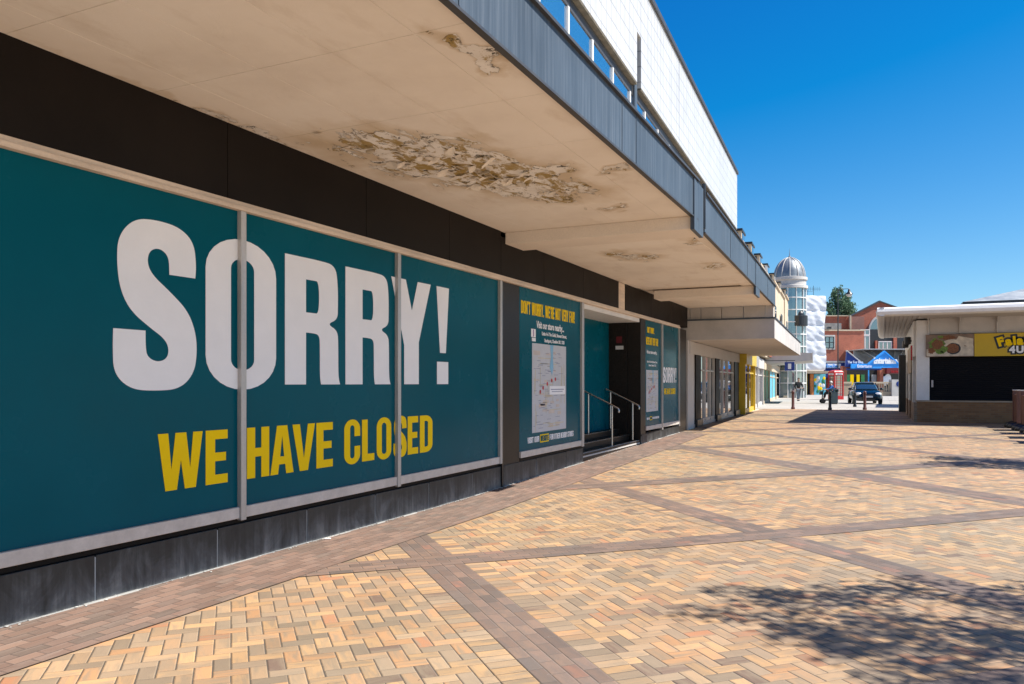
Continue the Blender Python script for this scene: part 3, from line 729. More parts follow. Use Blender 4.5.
# doorway recess
b = MB(); b.box(-6.24, 14.62, .3, -6.18, 18.719, 3.14); P('door_hoarding', b, M['teal'])
b = MB(); b.box(-6.4, 14.60, 3.14, -5.40, 18.74, 3.234); P('doorway_ceiling', b, M['white_paint'])
b = MB(); b.box(-6.4, 14.45, .3, -5.6, 14.5, 3.14); P('doorway_side', b, M['glass'])
z0 = gz(16.5)
for k, (xa, zt) in enumerate(((-5.40, .135), (-5.66, .27), (-5.92, .40))):
    b = MB(); b.box(-6.17, 14.63, z0 - .2, xa, 18.71, z0 + zt - .03); b_ = P('step', b, M['granite'], bevel=.004)
    b = MB(); b.box(xa - .25, 14.63, z0 + zt - .03, xa + .015, 18.71, z0 + zt); P('tread', b, M['granite'], bevel=.004)
    b = MB(); b.box(xa - .05, 14.64, z0 + zt + .001, xa + .005, 18.70, z0 + zt + .006); P('nosing', b, M['offwhite' if k == 0 else 'steel'])
    if k == 0:
        b = MB(); b.box(xa + .001, 14.64, z0 + zt - .075, xa + .02, 18.70, z0 + zt - .045); P('nosing', b, M['offwhite'])
# canopy, first section
ROOF = dict(x0=-5.39, x1=-2.42)
bs = MB()
xs = [-5.36, -4.92, -4.23, -3.54, -2.85, -2.42]; yj = [-6, -4, -2.6, -1.3, 0, 1.1, 2.2, 3.32, 4.5, 5.87, 7.15, 8.45, 9.8, 11.2]
for a, c in zip(xs, xs[1:]):
    for d, e_ in zip(yj, yj[1:]): bs.box(a + .0018, d + .003, 4.0, c - .0018, e_ - .0026, 4.012)
P('soffit', bs, M['soffit'], bevel=.002)
b = MB(); b.box(-5.36, -6, 4.02, -2.44, 11.75, 4.5); P('canopy_deck', b, M['soffit_plain'])
b = MB(); b.box(-5.34, 11.05, 3.82, -2.44, 11.72, 3.999); P('cross_beam', b, M['soffit_plain'], bevel=.008)
def fascia(frame, b0, b1, zb, zt, a0=0.0, seams=()):
    b = MB(frame); e = [b0] + [s_ for s_ in seams if b0 < s_ < b1] + [b1]
    for p_, q_ in zip(e, e[1:]): b.box(a0 - .03, p_ + .0003, zb, a0 + .0, q_ - .0003, zt)
    for s_ in e[1:-1]: b.box(a0 - .02, s_ - .008, zb + .01, a0 + .006, s_ + .008, zt - .01)
    P('canopy_fascia', b, M['zinc'])
    b = MB(frame); b.box(a0 - .06, b0, zt, a0 + .035, b1, zt + .028); b.box(a0 - .045, b0, zb - .022, a0 + .012, b1, zb); P('fascia_trim', b, M['coping'])
fascia((-2.4, 0, 0), -6, 11.30, 4.0, 4.53, seams=[-3, 0, 4.3, 7.7, 8.2])
S2 = (-2.4, 11.3, 2.1)
b = MB(S2); b.box(-.05, -.30, 3.80, .008, .42, 4.52); P('fascia_end_plate', b, M['zinc'])
fascia(S2, .60, 8.36, 3.92, 4.49, seams=[3.4, 6.0]); fascia(S2, 8.46, 13.0, 3.93, 4.49, seams=[10.6])
b = MB(S2); b.box(-.04, 7.60, 3.71, .01, 8.45, 4.46); P('fascia_end_plate', b, M['zinc'])
b = MB(S2); b.box(-.12, .44, 3.9, -.05, .58, 4.6); b.tube([(-.0, .51, 3.95), (-.0, .51, 4.62)], .03); P('downpipe', b, M['iron'])
bs = MB(); yj = [11.74, 13.1, 14.4, 15.7, 17.0, 18.28]
for a, c in zip([-5.34, -4.6, -3.9, -3.2], [-4.6, -3.9, -3.2, -2.66]):
    for d, e_ in zip(yj, yj[1:]): bs.box(a + .002, d + .002, 3.92, c - .002, e_ - .002, 3.932)
P('soffit', bs, M['soffit_two'], bevel=.002)
b = MB(S2); b.box(-.32, .45, 3.925, -.03, 13.0, 3.94); P('soffit_edge', b, M['soffit_plain'])
b = MB(); b.box(-5.34, 19.1, 3.93, -2.9, 23.95, 3.94); P('soffit', b, M['soffit_two'])
b = MB(S2); b.box(-2.9, .45, 3.95, -.06, 13.0, 4.42); P('canopy_deck', b, M['soffit_plain'])
b = MB(); b.box(-5.1, 18.95, 3.72, -2.72, 19.6, 3.919); P('cross_beam', b, M['soffit_plain'], bevel=.008)
# flakes of paint hanging from the damaged soffit
fl = MB(); rnd = random.Random(11)
for k in range(110):
    t = rnd.gauss(0, .42); q = rnd.gauss(0, .34)
    cx = -4.15 + q * .8 * cos(radians(-22)) - t * 2.0 * sin(radians(-22)); cy = 7.65 + q * .8 * sin(radians(-22)) + t * 2.0 * cos(radians(-22))
    if cx < -5.25 or cx > -2.9: continue
    n = rnd.randint(5, 8); r = rnd.uniform(.015, .055); a0 = rnd.uniform(0, 6.28); tilt = rnd.uniform(.15, .8); ta = rnd.uniform(0, 6.28)
    pts = []
    for i in range(n):
        rr = r * rnd.uniform(.55, 1.3); x = rr * cos(a0 + 2 * pi * i / n) * 1.4; y = rr * sin(a0 + 2 * pi * i / n)
        d = (x * cos(ta) + y * sin(ta)) + r * 1.2
        pts.append((cx + x, cy + y, 3.996 - max(0, d) * tilt))
    c = fl.P(cx, cy, 3.993 - r * tilt * .8)
    ids = [fl.P(*p_) for p_ in pts]
    for i in range(n): fl.f.append([c, ids[i], ids[(i + 1) % n]])
    ids2 = [fl.P(p_[0], p_[1], p_[2] + .002) for p_ in pts]
    for i in range(n): fl.f.append([ids[i], ids[(i + 1) % n], ids2[(i + 1) % n], ids2[i]])
P('peeling_paint', fl, mat('curling_paint', (.74, .66, .55), .8, var=.2, vscale=9), kind='stuff')
# upper storey
UP = (-3.6, 0, 2.5)
b = MB(UP); b.box(-9, -8, 4.55, -.34, 30, 9.35); P('upper_wall', b, M['coping'])
b = MB(UP)
b.box(-.33, -8, 7.38, 0, 14.55, 9.40); b.box(-.33, 14.87, 7.38, 0, 18.70, 9.40); b.box(-.33, 18.73, 7.38, 0, 30.0, 9.40); b.box(-.33, 14.55, 8.35, -.001, 14.87, 9.40)
P('white_cladding', b, M['cladding'])
b = MB(UP); b.box(-.35, -8, 9.40, .05, 30.05, 9.52); P('roof_coping', b, M['coping'], bevel=.01)
b = MB(UP); b.box(-.33, -8, 7.335, -.004, 14.55, 7.378); b.box(-.33, 14.87, 7.335, -.004, 30.0, 7.378); P('cladding_underside', b, mat('rusty_board', (.10, .085, .06), .8, var=.4, vscale=8))
b = MB(UP); b.box(-.30, 14.60, 4.5, -.06, 14.80, 8.34); P('downpipe', b, M['zinc'])
b = MB(UP); b.box(-.33, -8, 4.55, -.07, 29.9, 5.35); P('window_apron', b, M['zinc'])
b = MB(UP); b.box(-.33, -8, 7.16, -.10, 29.9, 7.334); P('window_head', b, M['coping'])
k = 0; y = -3.8
while y < 29:
    if not 14.3 < y + .6 < 15.1 or True:
        f = MB(UP); f.box(-.14, y, 5.36, -.085, y + .06, 7.16); f.box(-.14, y + .06, 5.36, -.09, y + 1.21, 5.43)
        fo = P('window_frame', f, M['white_paint'])
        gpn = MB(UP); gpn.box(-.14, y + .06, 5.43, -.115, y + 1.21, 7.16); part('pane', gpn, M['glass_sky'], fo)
    y += 1.21

# handrails: things of their own, standing on the steps
def handrail(y, zt, label):
    t = thing('handrail', label, 'handrail', (-5.55, y, gz(y)), 0, 'steel handrails on the entrance steps')
    z = gz(y)
    b = MB(); b.tube([(-6.16, y, z + 1.36), (-6.10, y, z + 1.335), (-5.50, y, z + 1.05), (-5.40, y, z + 1.0), (-5.335, y, z + .965), (-5.315, y, z + .92), (-5.325, y, z + .88)], .021, 10); part('rail', b, M['steel'], t, smooth=True)
    b = MB(); b.tube([(-5.48, y, z + .135), (-5.48, y, z + 1.035)], .021, 10); part('post', b, M['steel'], t, smooth=True)
    b = MB(); b.tube([(-6.04, y, z + .40), (-6.04, y, z + 1.31)], .021, 10); part('post', b, M['steel'], t, smooth=True)
handrail(16.82, 0, 'steel handrail in the middle of the dark entrance steps')
handrail(18.42, 0, 'steel handrail against the black granite door jamb')

# ------------------------------------------------------------------ GLASS FRONTED SHOP under the low box canopy
G = (-5.39, 24, 2.05)
gs = thing('glass_fronted_shop', 'glass fronted shop with dark columns beneath a low white box canopy', 'shop', (-5.5, 24, .25))
Q = lambda n, mb, m, par=gs, **k: part(n, mb, m, par, **k)
b = MB(G); b.box(-8, 0, 0, -.35, 11.8, 8.2); Q('wall', b, M['beige_stone'])
b = MB((-2.86, 24, 2.5)); b.box(-2.75, 0, 2.95, 0, 15.4, 3.54); bx = Q('box_canopy', b, M['concrete'], bevel=.01)
b = MB((-2.86, 24, 2.5)); b.box(-2.75, -.03, 3.54, .03, 15.43, 3.58); part('canopy_coping', b, M['zinc'], bx)
b = MB()
for a, c in ((-6.0, -5.33), (-5.32, -5.0), (-4.99, -4.38), (-4.37, -3.75), (-3.74, -3.12), (-3.11, -2.89)): b.box(a + .004, 23.97, 3.585, c - .004, 24.1, 3.93)
Q('canopy_upstand', b, M['concrete'], bevel=.004)
b = MB(G); b.box(-.35, -.30, .1, .05, .72, 2.95); Q('pilaster', b, M['offwhite'], bevel=.006)
b = MB(G); b.box(-.35, -.02, 2.55, .07, 11.75, 2.93); Q('transom_band', b, M['offwhite'])
for b0, b1 in ((1.0, 1.95), (5.1, 6.0), (10.2, 11.55)):
    b = MB(G); b.box(-.35, b0, .3, .06, b1, 2.56); c_ = Q('column', b, M['band'], bevel=.004)
    b = MB(G); b.box(-.35, b0 - .03, .1, .12, b1 + .03, .48); part('column_base', b, M['black'], c_, bevel=.01)
b = MB(G); b.box(-.30, .72, .15, .04, 11.6, .34); Q('threshold', b, M['alu'])
for b0, b1 in ((.72, 1.0), (1.95, 3.0), (3.06, 4.1), (4.16, 5.1), (6.0, 7.1), (7.16, 8.4), (8.46, 10.2)):
    w_ = MB(G); w_.box(-.06, b0, .34, -.03, b1, 2.56); wo = Q('window', w_, M['glass'])
    f = MB(G); f.box(-.07, b0, .34, .02, b0 + .055, 2.56); f.box(-.07, b1 - .055, .34, .02, b1, 2.56); f.box(-.07, b0 + .055, .34, .01, b1 - .055, .46); f.box(-.07, b0 + .055, 2.05, .01, b1 - .055, 2.10); part('frame', f, M['alu'], wo)

# ------------------------------------------------------------------ ROW OF SMALL SHOPS and stone building over them
SL = (-5.81, 35.8, 4.2)
def shop(name, label, b0, b1, wallm, signm, doorm, base=.25, sign=(2.55, 3.15), a=0.0, text=None, tm='white_paint', sill=None):
    o = MB(SL); ox, oy, oz = o.fr[0] - b0 * o.s, o.fr[1] + b0 * o.c, .25
    t = thing(name, label, 'shop', (ox, oy, oz))
    b = MB(SL); b.box(-3, b0 + .02, .1, a - .35, b1 - .02, 3.3); part('wall', b, M['dark'], t)
    b = MB(SL); b.box(a - .34, b0 + .02, .2, a + .04, b0 + .22, sign[0]); part('pier', b, M[wallm], t)
    b = MB(SL); b.box(a - .34, b1 - .22, .2, a + .04, b1 - .02, sign[0]); part('pier', b, M[wallm], t)
    b = MB(SL); b.box(a - .34, b0 + .02, sign[0], a + .10, b1 - .02, sign[1]); sg = part('fascia_sign', b, M[signm], t)
    b = MB(SL); b.box(a - .34, b0 + .22, .2, a - .02, b1 - .22, .45); part('stall_riser', b, M[sill or wallm], t)
    m_ = (b0 + b1) / 2
    for p_, q_, k_ in ((b0 + .22, m_ - .03, 0), (m_ + .03, b1 - .22, 1)):
        w_ = MB(SL); w_.box(a - .12, p_, .45, a - .08, q_, sign[0]); wo = part('window', w_, M[doorm], t)
        f = MB(SL); f.box(a - .13, p_, .45, a - .03, p_ + .06, sign[0]); f.box(a - .13, q_ - .06, .45, a - .03, q_, sign[0]); f.box(a - .13, p_ + .06, 2.1, a - .03, q_ - .06, 2.17); part('frame', f, M[wallm], wo)
    return t
shop('corner_shop', 'yellow painted shopfront just beyond the low white box canopy', .1, 6.5, 'yellow_paint', 'yellow_paint', 'glass', sign=(2.5, 3.05), a=.25)
shop('shuttered_shop', 'small shop with closed grey shutter beside the yellow shopfront', 6.6, 11.0, 'offwhite', 'lead', 'lead', a=.1)
shop('glazed_shop', 'narrow shop with plain glass doors between shutter and stone piers', 11.1, 17.6, 'offwhite', 'offwhite', 'glass', a=.0)
shop('green_shop', 'stone fronted shop with a green door leaf and dark glass', 17.7, 25.5, 'beige_stone', 'beige_stone', 'green', a=.0)
shop('poster_shop', 'stone fronted shop with aqua blue window posters', 25.6, 36, 'beige_stone', 'beige_stone', 'aqua', a=.0)
shop('end_shop', 'stone fronted shop at the far end of the left row', 36.1, 52, 'beige_stone', 'beige_stone', 'glass', a=.0)
sb = thing('stone_building', 'beige stone upper storeys with a stepped row of dormers above the small shops', 'building', (-5.9, 36, 3.3))
SB = (-5.81, 35.8, 3.2)
b = MB(SB); top = lambda q: 7.9 + .040 * q
segs = [(.3, 5), (5, 10), (10, 15.5), (15.5, 21.5), (21.5, 29), (29, 37), (37, 45)]
for k, (p_, q_) in enumerate(segs): b.box(-5, p_ + .002, 3.31, -.02 if k % 2 else .06, q_ - .002, top(p_))
part('wall', b, M['beige_stone'], sb)
b = MB(SB)
for k, (p_, q_) in enumerate(segs): b.box(-5, p_ + .01, top(p_) + .001, .10 if k % 2 else .18, q_ - .01, top(p_) + .12)
part('cornice', b, M['beige_stone'], sb)
for k, (p_, q_) in enumerate(segs):
    m_ = p_ + (q_ - p_) * .35; z = top(p_) + .12; a = 0
    d = MB(SB); d.box(a - 1.2, m_ - .7, z, a, m_ + .7, z + .6); do = part('dormer', d, M['white_paint' if k == 3 else 'beige_stone'], sb)
    d = MB(SB); d.box(a - 1.3, m_ - .82, z + .6, a + .06, m_ + .78, z + .70); part('dormer_roof', d, M['iron'], do)
    d = MB(SB); d.box(a, m_ - .5, z + .05, a + .03, m_ + .5, z + .57); part('dormer_window', d, M['glass'], do)
    d = MB(SB); d.box(a - 1.0, m_ - .72, z + .1, a - .15, m_ - .70, z + .55); part('dormer_cheek', d, M['iron'], do)
    for zz in (3.9, 5.9):
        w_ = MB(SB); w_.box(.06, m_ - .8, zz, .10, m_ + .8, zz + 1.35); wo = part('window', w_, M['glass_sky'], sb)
        f = MB(SB); f.box(.06, m_ - .9, zz - .12, .2, m_ + .9, zz - .001); part('sill', f, M['concrete'], wo)
b = MB(SB); b.box(.05, 7.5, 3.4, .09, 9.3, 5.2); b.box(.05, 17.5, 3.4, .09, 20, 5.2); part('brick_panel', b, M['red_brick'], sb)
# projecting entrance canopy and hanging sign
ec = thing('entrance_canopy', 'pale wedge shaped canopy projecting over the far shop doors', 'canopy', (-7.3, 57, .25))
b = MB(SL); b.prism([(0.02, 2.95), (3.0, 3.15), (3.0, 3.65), (0.02, 3.85)], 'y', 20, 27); part('canopy', b, M['offwhite'], ec)
b = MB(SL); b.box(3.0, 19.9, 3.12, 3.06, 27.1, 3.69); part('canopy_edge', b, M['white_paint'], ec)
hs = thing('hanging_sign', 'small blue hanging sign with white symbol under the pale canopy', 'sign', (-6.6, 53, 2.6))
b = MB(SL); b.box(1.35, 17.5, 2.45, 1.95, 17.58, 3.0); so = part('sign_board', b, M['blue'], hs, bevel=.01)
b = MB(SL); b.box(1.55, 17.485, 2.55, 1.75, 17.499, 2.9); part('symbol', b, M['white_paint'], so)
b = MB(SL); b.tube([(.05, 17.54, 3.1), (1.98, 17.54, 3.1)], .025); b.tube([(1.45, 17.54, 3.1), (1.45, 17.54, 3.0)], .015); part('bracket', b, M['iron'], hs)

# ------------------------------------------------------------------ FAR END (frame square to the view: a = sideways, b = away)
FV = (0, 0, 25.3)
A_ = lambda px, d: (px - 512) * d / 785
Z_ = lambda y, d: 1.65 + (383 - y) * d / 785
def fpt(a, b):
    m = MB(FV); return (m.fr[0] + a * m.c - b * m.s, m.fr[1] + a * m.s + b * m.c)
# glass lift tower
d = 75; ta = A_(789.5, d); tx, ty = fpt(ta, d)
tw = thing('lift_tower', 'round glazed lift tower with ribbed lead dome behind the stone building', 'tower', (tx, ty, .25))
R = 1.50
T = lambda n, mb, m, par=tw, **k: part(n, mb, m, par, **k)
b = MB((tx, ty, 0)); b.lathe([(R - .06, .25), (R - .06, 10.6)], n=24); T('glazing', b, M['glass_lit'])
b = MB((tx, ty, 0))
for k in range(12):
    q = 2 * pi * k / 12; b.tube([(R * cos(q), R * sin(q), .25), (R * cos(q), R * sin(q), 10.6)], .045, 6)
T('mullions', b, M['white_paint'])
for z in [1.6 + 1.15 * k for k in range(8)]:
    b = MB((tx, ty, 0)); b.lathe([(R - .05, z), (R + .03, z), (R + .03, z + .09), (R - .05, z + .09)], n=24); T('ring', b, M['white_paint'])
b = MB((tx, ty, 0)); b.lathe([(.66, 7.0), (.70, 7.02), (.70, 7.95), (.66, 7.98)], 1.0, -.75, n=20); T('lift_car', b, M['iron'])
b = MB((tx, ty, 0)); b.ball((1.0, -.75, 8.0), .42, 16, 10, (1, 1, 1.2)); T('lift_motor', b, M['iron'], smooth=True)
b = MB((tx, ty, 0)); b.lathe([(R - .1, 10.6), (R + .16, 10.6), (R + .16, 10.85), (R, 10.9), (R, 11.35), (R + .12, 11.4), (R + .12, 11.65), (R - .1, 11.7)], n=32); T('drum', b, M['concrete'], smooth=True)
b = MB((tx, ty, 0)); R = 1.42
b = MB((tx, ty, 0)); b.lathe([(R - .0, 11.66)] + [((R) * cos(q), 11.66 + 1.95 * sin(q)) for q in [pi / 2 * k / 12 for k in range(1, 12)]] + [(.02, 13.61)], n=32); dm = T('dome', b, M['zincdome'], smooth=True)
for k in range(12):
    q = 2 * pi * k / 12 + .13; b = MB((tx, ty, 0))
    b.tube([((R + .02) * cos(t_) * cos(q), (R + .02) * cos(t_) * sin(q), 11.66 + 1.97 * sin(t_)) for t_ in [pi / 2 * i / 10 for i in range(10)]], .04, 6); part('rib', b, M['offwhite'], dm)
b = MB((tx, ty, 0)); b.lathe([(.12, 13.55), (.14, 13.7), (.04, 13.8), (.015, 14.3), (.005, 14.5)], n=12); part('finial', b, M['zincdome'], dm)
# white sheeted building
d = 92
wb = thing('sheeted_building', 'building wrapped in billowing white scaffold sheeting above a dark shopfront', 'building', (*fpt(A_(806, d), d), .25), 25.3)
def sheet():
    b = MB(FV); x0, x1 = A_(770, d), A_(825, d); z0, z1 = Z_(370, d), Z_(296, d); nx, nz = 44, 60; rnd = random.Random(4)
    idx = []
    for j_ in range(nz + 1):
        row = []
        for i_ in range(nx + 1):
            u, v = i_ / nx, j_ / nz
            x = x0 + (x1 - x0) * u + (.12 * sin(v * 9) if u > .97 else 0); z = z0 + (z1 - z0) * v
            bl = abs(sin(v * pi * 5.0)) ** .5 * .10; fold = .35 * .05 * sin(u * 23 + 2 * sin(v * 9)) + .02 * sin(u * 37 + v * 43 + 2 * sin(v * 13)) + .012 * sin(v * 91 + u * 19)
            row.append(b.P(x, d - bl - fold - .2 * rnd.random() * .12, z + (.25 * (1 - u) if j_ == nz else 0)))
        idx.append(row)
    for j_ in range(nz):
        for i_ in range(nx): b.f.append([idx[j_][i_], idx[j_][i_ + 1], idx[j_ + 1][i_ + 1], idx[j_ + 1][i_]])
    return b
ms, nt, b_ = new_mat('white_sheeting'); b_.inputs['Base Color'].default_value = (.80, .81, .83, 1); b_.inputs['Roughness'].default_value = .5
part('sheeting', sheet(), ms, wb, smooth=True)
b = MB(FV); b.box(A_(770, d), d + .5, Z_(371, d), A_(825.5, d), d + 9, Z_(297, d)); part('wall', b, M['white_paint'], wb)
b = MB(FV); b.box(A_(770, d), d + .9, .25, A_(828, d), d + 9, Z_(371, d) - .01); part('shopfront', b, M['void'], wb)
b = MB(FV); b.box(A_(770, d), d - .4, Z_(373.5, d), A_(829, d), d + .49, Z_(371, d)); part('shop_beam', b, M['tint_panel'], wb)
for p0, p1, m_, nm in ((801.5, 804, 'offwhite', 'post'), (806, 809.5, 'yellow_paint', 'door_panel'), (812.5, 816, 'orange', 'door_panel'), (816.5, 828, 'aqua', 'window_poster')):
    b = MB(FV); b.box(A_(p0, d), d + .7, .25, A_(p1, d), d + .88, Z_(374, d)); o_ = part(nm, b, M[m_], wb)
    if nm == 'window_poster':
        rnd = random.Random(2)
        for mm in ('vinyl_yellow', 'green', 'white_paint'):
            q = MB(FV)
            for k in range(7):
                a, z = rnd.uniform(A_(817, d), A_(826.5, d)), rnd.uniform(.4, 2.3); q.ball((a, d + .69, z), rnd.uniform(.10, .2), 8, 6, (1, .15, 1.3))
            part('poster_shapes', q, M[mm], o_)
an = thing('tv_aerial', 'thin television aerial on the roof of the sheeted building', 'aerial', (*fpt(A_(821, d), d + 2), 11.6))
b = MB(FV); a = A_(820, d); b.tube([(a, d + 2, 11.5), (a, d + 2, 13.3)], .025, 6)
b.tube([(a - .9, d + 2, 12.9), (a + .9, d + 2, 12.9)], .018, 6)
for k in range(8): b.tube([(a - .8 + k * .22, d + 2, 12.65), (a - .8 + k * .22, d + 2, 13.15)], .012, 5)
a2 = A_(814, d); b.tube([(a2, d + 2, 11.5), (a2, d + 2, 12.8)], .02, 6); b.tube([(a2 - .5, d + 2, 12.6), (a2 + .6, d + 2, 12.6)], .015, 6)
part('aerial_rods', b, M['iron'], an)
# red brick shopping building
d = 100
rb = thing('brick_building', 'red brick shopping building with gable, arched window and blue shopfronts closing the street', 'building', (*fpt(A_(870, d), d), .25), 25.3)
B = lambda n, mb, m, par=rb, **k: part(n, mb, m, par, **k)
fx = lambda px: A_(px, d); fz = lambda y: Z_(y, d)
gx = lambda px: A_(px, 105.4); gzz = lambda y: Z_(y, 105.4)
b = MB(FV); b.box(gx(824), d + 6, .2, gx(850), d + 14, gzz(316)); B('wall', b, M['red_brick'])
b = MB(FV); b.prism([(gx(850), .2), (gx(935), .2), (gx(935), gzz(322)), (gx(880), gzz(302)), (gx(850), gzz(317))], 'y', d + 5.5, d + 7); B('gable_wall', b, M['red_brick'])
b = MB(FV); b.box(fx(824), d, .2, fx(864), d + 5.49, fz(331)); B('front_wall', b, M['red_brick'])
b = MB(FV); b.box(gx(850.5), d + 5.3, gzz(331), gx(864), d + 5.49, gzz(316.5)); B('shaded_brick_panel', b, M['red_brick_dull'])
b = MB(FV); b.box(fx(823.5), d - .1, fz(331) + .002, fx(865), d + 5.2, fz(329.6)); b.box(gx(823.5), d + 5.8, gzz(316) + .002, gx(849.8), d + 6.6, gzz(315)); b.box(gx(849.2), d + 5.1, gzz(331) + .2, gx(850.4), d + 5.48, gzz(315.5)); B('coping', b, M['beige_stone'])
for (p0, p1, q0, q1) in ((gx(850), gx(880), gzz(317), gzz(302)), (gx(880), gx(935), gzz(302), gzz(322))):
    b = MB(FV); b.prism([(p0, q0), (p1, q1), (p1, q1 + .22), (p0, q0 + .16)], 'y', d + 5.3, d + 5.9); B('verge', b, M['coping'])
b = MB(FV); b.box(fx(824), d + 2, fz(329) + .1, fx(848), d + 5.8, fz(322)); B('lean_to_roof', b, M['slate'])
# arched window
b = MB(FV); cx_, cz_ = gx(884), gzz(330); r_ = 1.85
b.prism([(cx_ + r_ * cos(q), cz_ + r_ * sin(q)) for q in [pi * k / 20 for k in range(21)]], 'y', d + 5.38, d + 5.495); aw = B('arched_window', b, M['glass'])
pts = [(cx_ + (r_ + .22) * cos(pi * k / 20), cz_ + (r_ + .22) * sin(pi * k / 20)) for k in range(21)] + [(cx_ + r_ * cos(pi * k / 20), cz_ + r_ * sin(pi * k / 20)) for k in range(20, -1, -1)]
b = MB(FV); b.prism(pts, 'y', d + 5.32, d + 5.494); part('arch_surround', b, M['concrete'], aw)
# windows
def rwin(p0, p1, y0, y1, nx=2, nz=2, dd=0.0, m_='glass_lit', wm='white_paint'):
    b = MB(FV); b.box(fx(p0), d + dd - .06, fz(y1), fx(p1), d + dd - .02, fz(y0)); w_ = B('window', b, M[m_])
    f = MB(FV); w, h = fx(p1) - fx(p0), fz(y0) - fz(y1)
    for k in range(nx + 1): x = fx(p0) + w * k / nx; f.box(x - .05, d + dd - .10, fz(y1), x + .05, d + dd - .061, fz(y0))
    for k in range(nz + 1): z = fz(y1) + h * k / nz; f.box(fx(p0) - .05, d + dd - .13, z - .05, fx(p1) + .05, d + dd - .101, z + .05)
    part('frame', f, M[wm], w_)
b = MB(FV); b.box(fx(824.3), d - .05, fz(349.5), fx(835), d - .004, fz(335)); B('window_surround', b, M['offwhite'])
rwin(825, 833.5, 337, 348, wm='iron')
b = MB(FV); b.box(fx(864.1), d + .2, .2, fx(935), d + 5.2, fz(351)); B('arcade_wall', b, M['red_brick'])
b = MB(FV); b.box(fx(864.1), d + 1.5, fz(351) + .01, fx(935), d + 5.3, fz(328.5)); B('glazed_storey', b, M['iron'])
rwin(865.5, 874.5, 335, 350, 2, 1, 1.5); rwin(865.5, 874.5, 329, 334, 2, 1, 1.5, 'glass'); rwin(884, 897, 341, 350, 3, 1, 1.5, 'glass', 'white_paint')
b = MB(FV); b.box(fx(880.2), d + 1.3, fz(351), fx(882.2), d + 1.49, fz(340)); b.box(fx(898.5), d + 1.3, fz(351), fx(902), d + 1.49, fz(330)); B('brick_pier', b, M['red_brick'])
# floodlight on wall
b = MB(FV); b.box(fx(826.5), d - .6, fz(329), fx(829.5), d - .01, fz(327)); B('wall_light', b, M['iron'])
# grey pitched glass canopy roofs in front
e0 = d - 6
b = MB(FV)
for (p0, p1, pk, yk, ye) in ((843, 867, 845, 350, 366), (858, 905, 880, 350, 366)):
    for (q0, q1, r0, r1) in ((p0, pk, ye, yk), (pk, p1, yk, ye)):
        if q1 - q0 < 3: continue
        pass
b.prism([(fx(845), fz(350.5)), (fx(905), fz(350.5)), (fx(905), fz(351.3)), (fx(845), fz(351.3))][::-1], 'y', e0 + .6, d - .02)
B('canopy_ridge', b, M['alu'])
b = MB(FV); b.face([(fx(845), e0 + 3.5, fz(351)), (fx(866), e0 + .2, fz(366)), (fx(881), e0 + 3.5, fz(351))]); b.face([(fx(866), e0 + .2, fz(366)), (fx(872), e0 + .2, fz(366)), (fx(905), e0 + 3.5, fz(351)), (fx(881), e0 + 3.5, fz(351))])
b.box(fx(845), e0 + 3.45, fz(366), fx(905), e0 + 3.6, fz(351)); gr = B('glass_roof', b, M['pale_roof'])
b = MB(FV)
for k in range(7):
    t_ = k / 6; x0_ = fx(866) + (fx(874) - fx(866)) * t_; x1_ = fx(852) + (fx(902) - fx(852)) * t_
    b.tube([(x0_, e0 + .15, fz(366)), (x1_, e0 + 3.42, fz(351) + .06)], .06, 5)
part('glazing_bar', b, M['offwhite'], gr)
# blue gable one (dark) and two (bright) with lettering
k_ = (e0 / d)
ax = lambda px, dd: A_(px, dd); az = lambda y, dd: Z_(y, dd)
def gable(p0, p1, pk, yt, yb, dd, m_):
    b = MB(FV); b.prism([(ax(p0, dd), az(yb, dd)), (ax(p1, dd), az(yb, dd)), (ax(pk, dd), az(yt, dd))], 'y', dd, dd + .25)
    o = B('shop_gable', b, M[m_])
    for (q0, q1) in ((p0, pk), (pk, p1)):
        y0_, y1_ = (yb, yt) if q0 == p0 else (yt, yb)
        if abs(q1 - q0) < 3: continue
        v = MB(FV); v.prism([(ax(q0, dd), az(y0_, dd)), (ax(q1, dd), az(y1_, dd)), (ax(q1, dd), az(y1_, dd) + .16), (ax(q0, dd), az(y0_, dd) + .16)], 'y', dd - .12, dd + .3); part('bargeboard', v, M['sky_blue' if m_ == 'sky_blue' else 'offwhite'], o)
    return o
g1 = gable(845.5, 866, 847, 351.5, 367, e0, 'blue')
g2 = gable(868, 899, 884.5, 352, 365, e0 - 1.2, 'sky_blue')
b = MB(FV); b.box(ax(868, e0), e0 - 1.2, az(368, e0), ax(899, e0), e0 - .95, az(365, e0)); B('gable_fascia', b, M['sky_blue'])
def far_text(txt, p0, p1, ybase, hpx, dd, m_, par, bold=.02):
    me = text_mesh(txt, 1.0, .04, bold); xs = [v.co.x for v in me.vertices]; w = max(xs) - min(xs)
    me.transform(Matrix.Diagonal(((ax(p1, dd) - ax(p0, dd)) / w, hpx * dd / 785 / .72, 1, 1)))
    x, y = fpt(ax(p0, dd), dd - .05); on_wall(me, x, y, az(ybase, dd), 25.3, 'Y'); return link('lettering', me, M[m_], par)
far_text('Entertainer', 873.5, 897, 363.3, 5.6, e0 - 1.2, 'vinyl_white', g2, .06)
far_text('The Toy Shop', 847.5, 863, 363.2, 2.4, e0 - .05, 'vinyl_white', g1)
b = MB(FV); b.box(ax(850, e0), e0 - .35, az(368.5, e0), ax(880, e0), e0 - .1, az(363.8, e0)); bf = B('blue_fascia', b, M['sky_blue'])
b = MB(FV); b.box(ax(845.5, e0), e0 - .2, az(370, e0), ax(881, e0), e0 - .12, az(368.6, e0)); part('fascia_base', b, M['blue'], bf)
far_text('Entertainer', 857, 873, 367.5, 3.0, e0 - .36, 'vinyl_white', bf)
